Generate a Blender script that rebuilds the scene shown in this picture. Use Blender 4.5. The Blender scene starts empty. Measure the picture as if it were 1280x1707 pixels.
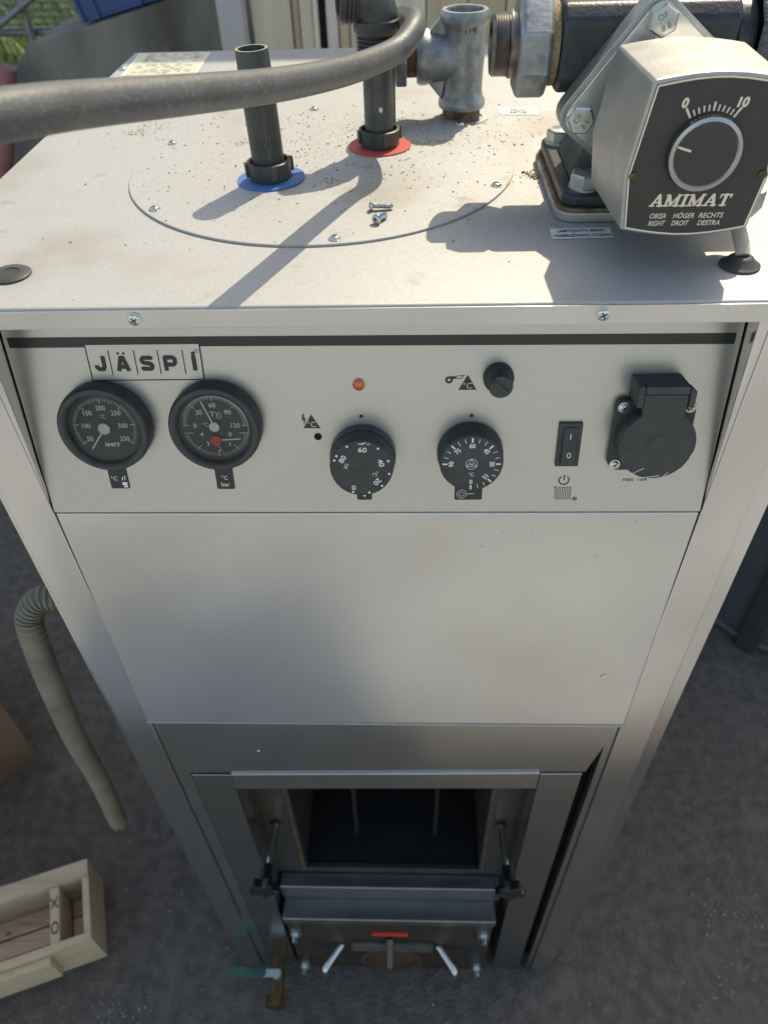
import bpy, bmesh, math, random
from mathutils import Vector, Matrix

# ------------------------------------------------------------------ camera, world, sun, exposure
SC = bpy.context.scene
COL = SC.collection
rad = math.radians
V3 = Vector

cam_d = bpy.data.cameras.new('camera')
cam = bpy.data.objects.new('camera', cam_d)
COL.objects.link(cam)
SC.camera = cam
cam_d.sensor_fit = 'HORIZONTAL'
cam_d.sensor_width = 36.0
cam_d.lens = 36.0 * 1242.9 / 1280.0
cam_d.clip_start = 0.01
cam_d.clip_end = 400
_f = V3((-0.0352, 0.7215, -0.6915)).normalized()
_r = V3((0.9994, 0.0242, -0.0256)); _r = (_r - _f * _r.dot(_f)).normalized()
_u = _r.cross(_f)
cam.matrix_world = Matrix(((_r.x, _u.x, -_f.x, 0.0272), (_r.y, _u.y, -_f.y, -0.3859), (_r.z, _u.z, -_f.z, 1.4764), (0, 0, 0, 1)))
cam_d.dof.use_dof = True
cam_d.dof.focus_distance = 0.48
cam_d.dof.aperture_fstop = 13.0

SUN_EL, SUN_AZ = rad(50), rad(27.5)
world = bpy.data.worlds.new('World')
SC.world = world
world.use_nodes = True
wn = world.node_tree.nodes
sky = wn.new('ShaderNodeTexSky')
sky.sky_type = 'NISHITA'
sky.sun_disc = False
sky.sun_elevation = SUN_EL
sky.sun_rotation = SUN_AZ
sky.air_density = 1.0
sky.dust_density = 1.5
wn['Background'].inputs['Strength'].default_value = 0.15
world.node_tree.links.new(sky.outputs[0], wn['Background'].inputs['Color'])

sun_d = bpy.data.lights.new('sun', 'SUN')
sun = bpy.data.objects.new('sun', sun_d)
COL.objects.link(sun)
sun_d.energy = 2.2
sun_d.angle = rad(0.5)
sun_d.color = (1.0, 0.97, 0.92)
_sd = V3((math.sin(SUN_AZ) * math.cos(SUN_EL), math.cos(SUN_AZ) * math.cos(SUN_EL), math.sin(SUN_EL)))
sun.rotation_euler = _sd.to_track_quat('Z', 'Y').to_euler()
sun.location = (3, 6, 8)

SC.view_settings.view_transform = 'Standard'
SC.view_settings.look = 'None'
SC.view_settings.exposure = 0.95
SC.view_settings.use_white_balance = True
SC.view_settings.white_balance_temperature = 7900
SC.view_settings.white_balance_tint = 5
SC.view_settings.gamma = 1.0
SC.view_settings.use_curve_mapping = False
SC.render.engine = 'CYCLES'
SC.cycles.use_denoising = True
SC.cycles.max_bounces = 8
SC.cycles.caustics_reflective = False
SC.cycles.caustics_refractive = False
SC.cycles.sample_clamp_indirect = 6.0

rnd = random.Random(7)

# ------------------------------------------------------------------ materials
MATS = {}


def mat(name, col, rough=0.5, metal=0.0, var=0.0, var_scale=30.0, col2=None, mix_scale=8.0, mix_lo=0.45, mix_hi=0.65,
        bump=0.0, bump_scale=200.0, rough_var=0.0, spec=0.5, coat=0.0, stretch=None, detail=4.0, col3=None, mix3=(60, 0.6, 0.75)):
    """Principled material with noise driven tone variation, a second stain colour and fine relief."""
    if name in MATS:
        return MATS[name]
    m = bpy.data.materials.new(name)
    m.use_nodes = True
    nt = m.node_tree
    b = nt.nodes['Principled BSDF']
    L = nt.links.new
    b.inputs['Base Color'].default_value = (*col, 1)
    b.inputs['Roughness'].default_value = rough
    b.inputs['Metallic'].default_value = metal
    b.inputs['Specular IOR Level'].default_value = spec
    b.inputs['Coat Weight'].default_value = coat
    tc = nt.nodes.new('ShaderNodeTexCoord')
    src = tc.outputs['Object']
    if stretch:
        mp = nt.nodes.new('ShaderNodeMapping')
        mp.inputs['Scale'].default_value = stretch
        L(src, mp.inputs['Vector'])
        src = mp.outputs['Vector']

    def noise(scale, det=detail):
        n = nt.nodes.new('ShaderNodeTexNoise')
        n.inputs['Scale'].default_value = scale
        n.inputs['Detail'].default_value = det
        L(src, n.inputs['Vector'])
        return n.outputs['Fac']

    out = None
    if var > 0:
        n = noise(var_scale)
        mr = nt.nodes.new('ShaderNodeMapRange')
        mr.interpolation_type = 'SMOOTHSTEP'
        mr.inputs['From Min'].default_value = 0.22
        mr.inputs['From Max'].default_value = 0.78
        mr.inputs['To Min'].default_value = 1 - var
        mr.inputs['To Max'].default_value = 1 + var
        L(n, mr.inputs['Value'])
        mx = nt.nodes.new('ShaderNodeVectorMath')
        mx.operation = 'SCALE'
        mx.inputs[0].default_value = col
        L(mr.outputs[0], mx.inputs['Scale'])
        out = mx.outputs[0]
    if col2:
        n = noise(mix_scale, 8.0)
        mr = nt.nodes.new('ShaderNodeMapRange')
        mr.interpolation_type = 'SMOOTHSTEP'
        mr.inputs['From Min'].default_value = mix_lo
        mr.inputs['From Max'].default_value = mix_hi
        L(n, mr.inputs['Value'])
        mx = nt.nodes.new('ShaderNodeMix')
        mx.data_type = 'RGBA'
        L(mr.outputs[0], mx.inputs[0])
        if out:
            L(out, mx.inputs[6])
        else:
            mx.inputs[6].default_value = (*col, 1)
        mx.inputs[7].default_value = (*col2, 1)
        out = mx.outputs[2]
    if col3:
        n = noise(mix3[0], 10.0)
        mr = nt.nodes.new('ShaderNodeMapRange')
        mr.interpolation_type = 'SMOOTHSTEP'
        mr.inputs['From Min'].default_value = mix3[1]
        mr.inputs['From Max'].default_value = mix3[2]
        L(n, mr.inputs['Value'])
        mx = nt.nodes.new('ShaderNodeMix')
        mx.data_type = 'RGBA'
        L(mr.outputs[0], mx.inputs[0])
        L(out, mx.inputs[6])
        mx.inputs[7].default_value = (*col3, 1)
        out = mx.outputs[2]
    if out:
        L(out, b.inputs['Base Color'])
    if rough_var > 0:
        n = noise(var_scale * 0.6)
        mr = nt.nodes.new('ShaderNodeMapRange')
        mr.interpolation_type = 'SMOOTHSTEP'
        mr.inputs['From Min'].default_value = 0.22
        mr.inputs['From Max'].default_value = 0.78
        mr.inputs['To Min'].default_value = max(0.02, rough - rough_var)
        mr.inputs['To Max'].default_value = min(1, rough + rough_var)
        L(n, mr.inputs['Value'])
        L(mr.outputs[0], b.inputs['Roughness'])
    if bump > 0:
        n = noise(bump_scale)
        bp = nt.nodes.new('ShaderNodeBump')
        bp.inputs['Strength'].default_value = 0.6
        bp.inputs['Distance'].default_value = bump
        L(n, bp.inputs['Height'])
        L(bp.outputs[0], b.inputs['Normal'])
    MATS[name] = m
    return m


SILVER = mat('silver_sheet', (0.58, 0.57, 0.55), 0.17, 0.95, var=0.03, var_scale=14, rough_var=0.03, bump=0.00002, bump_scale=1200, detail=1.0)
FRONT = mat('silver_front_sheet', (0.58, 0.575, 0.555), 0.24, 0.93, col2=(0.535, 0.525, 0.50), mix_scale=7, mix_lo=0.45, mix_hi=0.72, var=0.03, var_scale=9, rough_var=0.02, bump=0.00002, bump_scale=1200, detail=1.0)
PANEL = mat('control_panel_foil', (0.50, 0.485, 0.46), 0.33, 0.82, var=0.03, var_scale=500, bump=0.00004, bump_scale=700)
LID = mat('galvanised_lid', (0.43, 0.42, 0.405), 0.57, 0.38, var=0.07, var_scale=420, col2=(0.35, 0.325, 0.28), mix_scale=10, mix_lo=0.50, mix_hi=0.80,
          bump=0.00012, bump_scale=520, col3=(0.27, 0.215, 0.15), mix3=(38, 0.62, 0.88))
SILL = mat('dull_steel', (0.27, 0.27, 0.27), 0.34, 0.9, var=0.12, var_scale=30)
JAMB = mat('dull_silver_sheet', (0.44, 0.435, 0.42), 0.21, 0.97, var=0.06, var_scale=20)
STEEL_DK = mat('dark_sheet', (0.115, 0.112, 0.10), 0.42, 0.8, var=0.15, var_scale=12, col2=(0.20, 0.13, 0.06), mix_scale=14, mix_lo=0.6, mix_hi=0.8)
STEEL = mat('bright_steel', (0.62, 0.62, 0.60), 0.28, 1.0, var=0.08, var_scale=60)
ZINC = mat('zinc_bolt', (0.56, 0.58, 0.55), 0.30, 0.95, var=0.12, var_scale=150, rough_var=0.1)
GALV = mat('galvanised_casting', (0.30, 0.31, 0.31), 0.46, 0.7, var=0.28, var_scale=110, col2=(0.20, 0.17, 0.13), mix_scale=60, mix_lo=0.6, mix_hi=0.8, bump=0.0004, bump_scale=300)
ALU = mat('cast_aluminium', (0.42, 0.41, 0.39), 0.42, 0.75, var=0.12, var_scale=60, bump=0.0002, bump_scale=400)
CAST_BLK = mat('black_cast_iron', (0.030, 0.032, 0.036), 0.40, 0.0, var=0.3, var_scale=90, bump=0.0005, bump_scale=420)
CAST_GRAIN = mat('grey_cast_iron', (0.10, 0.10, 0.105), 0.42, 0.4, var=0.4, var_scale=500, bump=0.0012, bump_scale=500)
RUST = mat('rusty_steel', (0.17, 0.09, 0.05), 0.75, 0.2, var=0.4, var_scale=160, col2=(0.22, 0.19, 0.16), mix_scale=120, bump=0.0004, bump_scale=500)
FLAX = mat('flax_fibre', (0.36, 0.27, 0.14), 0.9, 0, var=0.3, var_scale=400, bump=0.0008, bump_scale=700)
BLACK = mat('black_plastic', (0.034, 0.034, 0.034), 0.46, 0, var=0.2, var_scale=120, bump=0.00005, bump_scale=800)  # black raised a little, veiling glare put into the base colour
BLACK_MATT = mat('black_matt_plastic', (0.042, 0.042, 0.042), 0.55, 0, var=0.2, var_scale=90)  # same lift for veiling glare in the base colour
DIAL = mat('dial_black', (0.034, 0.038, 0.036), 0.55)  # base lifted to a greenish grey standing in for glass reflection
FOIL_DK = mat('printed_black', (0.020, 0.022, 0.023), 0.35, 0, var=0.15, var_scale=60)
SOOT_SHADE = mat('soot_and_shade', (0.005, 0.0045, 0.004), 0.9, 0, var=0.4, var_scale=40)  # soot in fire chamber; elsewhere shade of gaps and hole put into colour
WHITE = mat('white_print', (0.78, 0.77, 0.73), 0.5)
CREAM = mat('cream_print', (0.78, 0.66, 0.52), 0.5)
CREAM_PL = mat('cream_plastic', (0.82, 0.78, 0.69), 0.4)
RED = mat('red_plastic', (0.62, 0.035, 0.03), 0.42)
RED_RING = mat('red_ring_plastic', (0.56, 0.095, 0.075), 0.5, col2=(0.42, 0.22, 0.12), mix_scale=160, mix_lo=0.62, mix_hi=0.75)
BLUE_RING = mat('blue_ring_plastic', (0.065, 0.165, 0.40), 0.55, col2=(0.24, 0.29, 0.36), mix_scale=90, mix_lo=0.58, mix_hi=0.8)
PIPE = mat('grey_black_pipe', (0.070, 0.069, 0.064), 0.45, 0.25, var=0.25, var_scale=50, col2=(0.12, 0.11, 0.09), mix_scale=70, mix_lo=0.6, mix_hi=0.8)
PIPE2 = mat('dark_grey_pipe', (0.105, 0.105, 0.095), 0.38, 0.45, var=0.18, var_scale=60, col2=(0.06, 0.06, 0.05), mix_scale=40)
HOSE = mat('worn_rubber', (0.085, 0.086, 0.087), 0.50, 0, var=0.15, var_scale=40, col2=(0.165, 0.158, 0.14), mix_scale=420, mix_lo=0.50, mix_hi=0.80, bump=0.0004, bump_scale=500)
CONDUIT = mat('beige_conduit', (0.185, 0.160, 0.118), 0.6, 0, var=0.15, var_scale=30, col2=(0.14, 0.12, 0.085), mix_scale=22, mix_lo=0.5, mix_hi=0.75)
BRASS = mat('aged_brass', (0.13, 0.085, 0.035), 0.5, 0.8, var=0.3, var_scale=70)
GREEN = mat('green_lever', (0.025, 0.105, 0.068), 0.5, 0, var=0.2, var_scale=60)
STICKER = mat('white_sticker', (0.78, 0.77, 0.74), 0.5)
PLATE = mat('nameplate_foil', (0.66, 0.60, 0.44), 0.45, 0.15, var=0.06, var_scale=60)
PLATE_RIM = mat('nameplate_rim', (0.78, 0.75, 0.66), 0.5)
GREYPRINT = mat('grey_print', (0.22, 0.22, 0.22), 0.6)
COPPER = mat('amber_lens', (0.55, 0.16, 0.08), 0.25, 0.2, coat=0.4)
WOOD = mat('pine_wood', (0.56, 0.425, 0.275), 0.6, 0, var=0.10, var_scale=9, col2=(0.40, 0.28, 0.17), mix_scale=5, mix_lo=0.55, mix_hi=0.8, stretch=(1.2, 9, 9))
WOOD_P = mat('pine_wood_pink', (0.52, 0.375, 0.25), 0.6, 0, var=0.12, var_scale=8, col2=(0.36, 0.22, 0.14), mix_scale=5, mix_lo=0.55, mix_hi=0.8, stretch=(1.2, 12, 12))
CARD = mat('cardboard', (0.25, 0.15, 0.085), 0.8, 0, var=0.12, var_scale=20)
CONCRETE = mat('weathered_concrete', (0.24, 0.215, 0.19), 0.9, 0, var=0.25, var_scale=9, col2=(0.115, 0.10, 0.085), mix_scale=5, mix_lo=0.45, mix_hi=0.66, bump=0.004, bump_scale=40, stretch=(1, 1, 0.35))
BLUE_CRATE = mat('blue_crate', (0.018, 0.075, 0.22), 0.45, 0, var=0.15, var_scale=10)
TUBE = mat('grey_tube', (0.22, 0.23, 0.24), 0.45, 0.6, var=0.15, var_scale=20)
PINK = mat('faded_red_plastic', (0.30, 0.12, 0.12), 0.6, 0, var=0.15, var_scale=10)
BIN = mat('dark_bin', (0.085, 0.090, 0.097), 0.45, 0, var=0.12, var_scale=9)
SHADE_ROOF = mat('shade_roof_sheet', (0.10, 0.10, 0.10), 0.7, 0, var=0.1, var_scale=5)
ASPHALT = mat('old_asphalt', (0.112, 0.092, 0.076), 0.85, 0, var=0.30, var_scale=45, col2=(0.175, 0.146, 0.124), mix_scale=12, mix_lo=0.54, mix_hi=0.86, bump=0.006, bump_scale=150, detail=9.0, col3=(0.075, 0.063, 0.055), mix3=(26, 0.52, 0.74))
GRAVEL = mat('pale_gravel', (0.405, 0.405, 0.40), 0.9, 0, var=0.25, var_scale=1.2, col2=(0.27, 0.27, 0.265), mix_scale=1.6, mix_lo=0.40, mix_hi=0.66, bump=0.01, bump_scale=60)  # paleness and patches chosen for what the front panel reflects
TURF = mat('turf', (0.06, 0.085, 0.025), 0.9, 0, var=0.4, var_scale=6, col2=(0.14, 0.12, 0.06), mix_scale=3)
GRASS = mat('grass_blades', (0.12, 0.18, 0.04), 0.55, 0, var=0.35, var_scale=2)
GRAIN = mat('dirt_grain', (0.46, 0.33, 0.19), 0.9, 0, var=0.5, var_scale=60, col2=(0.22, 0.155, 0.095), mix_scale=90)
STONE = mat('floor_crumb', (0.26, 0.25, 0.23), 0.9, 0, var=0.3, var_scale=10)

GLASS = bpy.data.materials.new('gauge_glass')
GLASS.use_nodes = True
_n = GLASS.node_tree.nodes
_l = GLASS.node_tree.links.new
_n.remove(_n['Principled BSDF'])
_t = _n.new('ShaderNodeBsdfTransparent')
_t.inputs[0].default_value = (0.93, 0.95, 0.94, 1)
_g = _n.new('ShaderNodeBsdfGlossy')
_g.inputs['Roughness'].default_value = 0.08
_fr = _n.new('ShaderNodeFresnel')
_fr.inputs['IOR'].default_value = 1.5
_mx = _n.new('ShaderNodeMixShader')
_l(_fr.outputs[0], _mx.inputs[0]); _l(_t.outputs[0], _mx.inputs[1]); _l(_g.outputs[0], _mx.inputs[2])
_l(_mx.outputs[0], _n['Material Output'].inputs['Surface'])


# ------------------------------------------------------------------ mesh builder
def frame(origin, x, y):
    x = V3(x).normalized(); y = V3(y).normalized(); z = x.cross(y)
    o = V3(origin)
    return Matrix(((x.x, y.x, z.x, o.x), (x.y, y.y, z.y, o.y), (x.z, y.z, z.z, o.z), (0, 0, 0, 1)))


def along(p0, p1, hint=(0, 0, 1)):
    """matrix whose z axis runs from p0 to p1"""
    z = (V3(p1) - V3(p0)).normalized()
    h = V3(hint)
    if abs(z.dot(h)) > 0.95:
        h = V3((0, 1, 0)) if abs(z.y) < 0.9 else V3((1, 0, 0))
    x = h.cross(z).normalized()
    return frame(p0, x, z.cross(x))


class MB:
    def __init__(s, M=None):
        s.v, s.f, s.mi, s.M, s.k = [], [], [], M or Matrix(), 0

    def put(s, vs, fs, M=None):
        T = s.M @ M if M else s.M
        o = len(s.v)
        s.v += [T @ V3(p) for p in vs]
        s.f += [[i + o for i in f] for f in fs]
        s.mi += [s.k] * len(fs)
        return s

    def box(s, a, b, M=None):
        x0, y0, z0 = a; x1, y1, z1 = b
        vs = [(x0, y0, z0), (x1, y0, z0), (x1, y1, z0), (x0, y1, z0), (x0, y0, z1), (x1, y0, z1), (x1, y1, z1), (x0, y1, z1)]
        return s.put(vs, [(0, 3, 2, 1), (4, 5, 6, 7), (0, 1, 5, 4), (1, 2, 6, 5), (2, 3, 7, 6), (3, 0, 4, 7)], M)

    def prism(s, poly, h0, h1, M=None):
        """polygon in xy extruded h0..h1 in z (counter-clockwise)"""
        n = len(poly)
        vs = [(x, y, h0) for x, y in poly] + [(x, y, h1) for x, y in poly]
        fs = [list(range(n - 1, -1, -1)), list(range(n, 2 * n))] + [(i, (i + 1) % n, n + (i + 1) % n, n + i) for i in range(n)]
        return s.put(vs, fs, M)

    def sheet(s, poly, h, M=None):
        return s.put([(x, y, h) for x, y in poly], [list(range(len(poly)))], M)

    def lathe(s, prof, n=32, M=None, closed=False):
        """profile [(r,z)...] about z; ends at r=0 are closed by fans"""
        vs, fs, rings = [], [], []
        for r, z in prof:
            if r < 1e-7:
                rings.append([len(vs)]); vs.append((0, 0, z))
            else:
                rings.append(list(range(len(vs), len(vs) + n)))
                vs += [(r * math.cos(2 * math.pi * i / n), r * math.sin(2 * math.pi * i / n), z) for i in range(n)]
        pairs = list(zip(rings, rings[1:])) + ([(rings[-1], rings[0])] if closed else [])
        for a, b in pairs:
            for i in range(n):
                j = (i + 1) % n
                if len(a) == 1 and len(b) > 1: fs.append((a[0], b[j], b[i])[::-1])
                elif len(b) == 1 and len(a) > 1: fs.append((a[i], a[j], b[0]))
                elif len(a) > 1: fs.append((a[i], a[j], b[j], b[i]))
        return s.put(vs, fs, M)

    def cyl(s, p0, p1, r0, r1=None, n=20):
        r1 = r0 if r1 is None else r1
        d = (V3(p1) - V3(p0)).length
        return s.lathe([(0, 0), (r0, 0), (r1, d), (0, d)], n, along(p0, p1))

    def tube(s, pts, r, n=14, caps=True, ripple=None):
        pts = [V3(q) for q in pts]
        vs, fs = [], []
        up = V3((0, 0, 1))
        t0 = (pts[1] - pts[0]).normalized()
        if abs(t0.dot(up)) > 0.9: up = V3((0, 1, 0))
        x = up.cross(t0).normalized()
        for i, q in enumerate(pts):
            t = (pts[min(i + 1, len(pts) - 1)] - pts[max(i - 1, 0)]).normalized()
            x = (x - t * x.dot(t)).normalized()
            y = t.cross(x)
            rr = r if ripple is None else r * ripple(i)
            for k in range(n):
                a = 2 * math.pi * k / n
                vs.append(q + x * (rr * math.cos(a)) + y * (rr * math.sin(a)))
        m = len(pts)
        for i in range(m - 1):
            for k in range(n):
                j = (k + 1) % n
                fs.append((i * n + k, i * n + j, (i + 1) * n + j, (i + 1) * n + k))
        if caps:
            fs.append(list(range(n - 1, -1, -1)))
            fs.append(list(range((m - 1) * n, m * n)))
        return s.put(vs, fs)

    def text(s, txt, cap, pos, M, rot=0, bold=0.0, shear=0.0, sx=1.0, align='C', h=0.00025, valign='M', width=None):
        me_v, me_f, x0, x1 = glyphs(txt, bold, shear)
        k = cap / CAPH
        if width: sx = width / ((x1 - x0) * k)
        ox = {'C': (x0 + x1) / 2, 'L': x0, 'R': x1}[align]
        oy = CAPH / 2 if valign == 'M' else 0
        c, si = math.cos(rot), math.sin(rot)
        vs = []
        for vx, vy in me_v:
            a, b = (vx - ox) * k * sx, (vy - oy) * k
            vs.append((pos[0] + a * c - b * si, pos[1] + a * si + b * c, h))
        return s.put(vs, me_f, M)

    def build(s, name, mats, parent=None, bevel=0.0, smooth=40, seg=2, kind=None, label=None):
        if not isinstance(mats, (list, tuple)): mats = [mats]
        root = parent
        off = V3((0, 0, 0))
        while root is not None:
            off += root.location
            root = root.parent
        me = bpy.data.meshes.new(name)
        me.from_pydata([p - off for p in s.v], [], s.f)
        for m in mats: me.materials.append(m)
        me.polygons.foreach_set('material_index', s.mi)
        me.validate()
        bm = bmesh.new(); bm.from_mesh(me)
        if bevel > 0:
            bmesh.ops.remove_doubles(bm, verts=bm.verts, dist=1e-7)
            bmesh.ops.recalc_face_normals(bm, faces=bm.faces)
            ed = [e for e in bm.edges if len(e.link_faces) == 2 and e.calc_face_angle() > rad(35)]
            bmesh.ops.bevel(bm, geom=ed, offset=bevel, segments=seg, affect='EDGES', profile=0.5, clamp_overlap=True)
        bm.to_mesh(me); bm.free()
        if smooth:
            me.shade_smooth()
            me.set_sharp_from_angle(angle=rad(smooth))
        o = bpy.data.objects.new(name, me)
        COL.objects.link(o)
        if bevel > 0 and smooth:
            wm = o.modifiers.new('even_normals', 'WEIGHTED_NORMAL')
            wm.keep_sharp = True
            wm.weight = 80
        if parent is not None: o.parent = parent
        if kind: o['kind'] = kind
        if label: o['label'] = label
        return o


_gl = {}


def glyphs(txt, bold=0.0, shear=0.0):
    key = (txt, bold, shear)
    if key not in _gl:
        cu = bpy.data.curves.new('t', 'FONT')
        cu.body = txt; cu.size = 1.0; cu.resolution_u = 3; cu.offset = bold; cu.shear = shear
        cu.fill_mode = 'FRONT'; cu.dimensions = '2D'
        o = bpy.data.objects.new('t', cu)
        me = bpy.data.meshes.new_from_object(o)
        vs = [(v.co.x, v.co.y) for v in me.vertices]
        fs = [list(p.vertices) for p in me.polygons]
        # text front faces must look to +z
        if fs and me.polygons[0].normal.z < 0: fs = [f[::-1] for f in fs]
        bpy.data.objects.remove(o); bpy.data.curves.remove(cu); bpy.data.meshes.remove(me)
        xs = [v[0] for v in vs] or [0]
        _gl[key] = (vs, fs, min(xs), max(xs))
    return _gl[key]


CAPH = 1.0
CAPH = max(v[1] for v in glyphs('H')[0])


def thing(name, label, cat, loc=(0, 0, 0), group=None):
    o = bpy.data.objects.new(name, None)
    o.empty_display_size = 0.05
    COL.objects.link(o)
    o.location = loc
    o['label'] = label; o['category'] = cat
    if group: o['group'] = group
    return o


def tag(o, label, cat, group=None):
    o['label'] = label; o['category'] = cat
    if group: o['group'] = group
    return o


def spline(pts, n=8):
    """Catmull-Rom through pts"""
    P = [V3(q) for q in pts]
    P = [P[0] * 2 - P[1]] + P + [P[-1] * 2 - P[-2]]
    out = []
    for i in range(1, len(P) - 2):
        a, b, c, d = P[i - 1:i + 3]
        for k in range(n):
            t = k / n
            out.append(0.5 * ((2 * b) + (c - a) * t + (2 * a - 5 * b + 4 * c - d) * t * t + (3 * b - a - 3 * c + d) * t ** 3))
    out.append(P[-2])
    return out


def circ(r, n=32, c=(0, 0), a0=0.0, a1=2 * math.pi, close=False):
    m = n + 1 if close else n
    return [(c[0] + r * math.cos(a0 + (a1 - a0) * i / n), c[1] + r * math.sin(a0 + (a1 - a0) * i / n)) for i in range(m)]


def rrect(x0, y0, x1, y1, r, n=5):
    out = []
    for cx, cy, a in ((x1 - r, y1 - r, 0), (x0 + r, y1 - r, 90), (x0 + r, y0 + r, 180), (x1 - r, y0 + r, 270)):
        out += circ(r, n, (cx, cy), rad(a), rad(a + 90), True)
    return out


def capsule(a, b, w, n=6):
    ax, ay = a; bx, by = b
    t = math.atan2(by - ay, bx - ax)
    return circ(w / 2, n, b, t - math.pi / 2, t + math.pi / 2, True) + circ(w / 2, n, a, t + math.pi / 2, t + 3 * math.pi / 2, True)


def bar(a, b, w):
    d = V3((b[0] - a[0], b[1] - a[1])).normalized() * (w / 2)
    return [(a[0] + d.y, a[1] - d.x), (b[0] + d.y, b[1] - d.x), (b[0] - d.y, b[1] + d.x), (a[0] - d.y, a[1] + d.x)]


def screw_head(mb, M, r=0.0035, hgt=0.0018):
    """pan head with a cross recess, z axis out of the surface; uses material slots 0 and 1"""
    mb.k = 0
    mb.lathe([(r * 1.25, 0), (r * 1.25, hgt * 0.18), (r, hgt * 0.2), (r * 0.95, hgt * 0.6), (r * 0.7, hgt * 0.92), (0, hgt)], 16, M)
    mb.k = 1
    for a in (0.5, 0.5 + math.pi / 2):
        c, si = math.cos(a) * r * 0.6, math.sin(a) * r * 0.6
        mb.prism(bar((-c, -si), (c, si), r * 0.24), hgt * 0.7, hgt * 1.02 + a * 1e-5, M)
    mb.k = 0


def hex_bolt(mb, M, r=0.0105, h=0.0075, washer=True):
    if washer: mb.lathe([(r * 1.02, 0), (r * 1.02, 0.0012), (0, 0.0012)], 20, M)
    z0 = 0.0012 if washer else 0
    mb.lathe([(r, z0), (r, z0 + h * 0.86), (r * 0.9, z0 + h), (0, z0 + h)], 6, M)


# ------------------------------------------------------------------ ground and yard
def ground_sheet(name, x0, x1, y0, y1, z, m):
    b = MB()
    b.put([(x0, y0, z), (x1, y0, z), (x1, y1, z), (x0, y1, z)], [(0, 1, 2, 3)])
    return b.build(name, m, smooth=0, kind='structure')


ground_sheet('ground', -120, 120, -120, 120, 0.0, ASPHALT)
ground_sheet('unseen_gravel_yard', -40, 40, -60, -0.50, 0.004, GRAVEL)  # unseen pale ground, added as bright reflection for the front panel
ground_sheet('grass_field', -60, 60, 3.3, 90, 0.004, TURF)

b = MB()
for i in range(16000):
    y = 3.35 + 6.0 * rnd.random() ** 1.3
    x = -0.48 * y + rnd.uniform(-1.3, 1.0)
    h = rnd.uniform(0.08, 0.28); a = rnd.uniform(0, 6.28); w = rnd.uniform(0.004, 0.010)
    lx, ly = math.cos(a) * h * rnd.uniform(0.2, 0.8), math.sin(a) * h * rnd.uniform(0.2, 0.8)
    wx, wy = -math.sin(a) * w, math.cos(a) * w
    b.put([(x - wx, y - wy, 0), (x + wx, y + wy, 0), (x + lx * .5 + wx * .7, y + ly * .5 + wy * .7, h * .65), (x + lx * .5 - wx * .7, y + ly * .5 - wy * .7, h * .65), (x + lx, y + ly, h)],
          [(0, 1, 2, 3), (3, 2, 4)])
o = b.build('grass', GRASS, kind='stuff', smooth=0)
tag(o, 'sunlit green grass growing behind the concrete wall and tube rack', 'grass')

# loose crumbs of stone on the asphalt
b = MB()
for i in range(1000):
    if i < 600: x, y = rnd.uniform(-1.3, 1.2), rnd.uniform(-0.25, 1.1)
    else:
        cx_, cy_, sg = ((0.52, -0.02, 0.05), (0.60, 0.10, 0.035), (0.42, -0.10, 0.06), (-0.47, -0.07, 0.03), (0.66, 0.02, 0.05))[i % 5]
        x, y = rnd.gauss(cx_, sg), rnd.gauss(cy_, sg * 0.5)
    r = rnd.choice((0.0006, 0.0008, 0.001, 0.0012, 0.0016, 0.0024) if i > 60 else (0.003, 0.004)) * rnd.uniform(0.7, 1.1)
    if abs(x) < 0.3 and y > -0.03: continue
    b.lathe([(0, 0), (r, r * .3), (r * .7, r), (0, r * 1.2)], 5, Matrix.Translation((x, y, 0)) @ Matrix.Rotation(rnd.random() * 6, 4, 'Z') @ Matrix.Diagonal((1.3, 0.8, 0.8, 1)))
o = b.build('stone_crumbs', STONE, kind='stuff')
tag(o, 'pale stone crumbs scattered over the dark asphalt', 'gravel')

# ------------------------------------------------------------------ shed wall and post behind the boiler, added unseen roof for shade
WY = 1.75
sw = thing('board_wall', 'shaded wall of upright beige boards behind the boiler', 'wall', (1.0, WY + 0.05, 0))
tones = [mat('beige_board_%d' % i, c, 0.7, 0, var=0.10, var_scale=4, col2=(c[0] * .75, c[1] * .72, c[2] * .66), mix_scale=5, mix_lo=0.5, mix_hi=0.8, stretch=(6, 6, 0.6))
         for i, c in enumerate([(0.72, 0.60, 0.46), (0.55, 0.42, 0.29), (0.76, 0.66, 0.52), (0.62, 0.48, 0.33), (0.70, 0.60, 0.51)])]
x = -0.356
seq = [(0.098, 0, 0.0), (0.019, 1, 0.012), (0.034, 0, 0.004), (0.014, 2, -0.012), (0.016, None, 0), (0.030, 4, 0.004), (0.028, 3, 0.012), (0.09, 0, 0.0)]
i = 0
while x < 2.9:
    if i < len(seq): w, t, dy = seq[i]
    else: w, t, dy = rnd.uniform(0.06, 0.13), rnd.randrange(5), rnd.uniform(-0.008, 0.012)
    if t is not None:
        MB().box((x, WY + dy, 0.0), (x + w - 0.003, WY + dy + 0.022, 2.74)).build('plank', tones[t], sw, bevel=0.002)
    x += w
    i += 1
MB().box((-0.356, WY + 0.04, 0.0), (2.9, WY + 0.10, 2.74)).build('backing_board', mat('dark_backing', (0.06, 0.055, 0.06), 0.8), sw)

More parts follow.
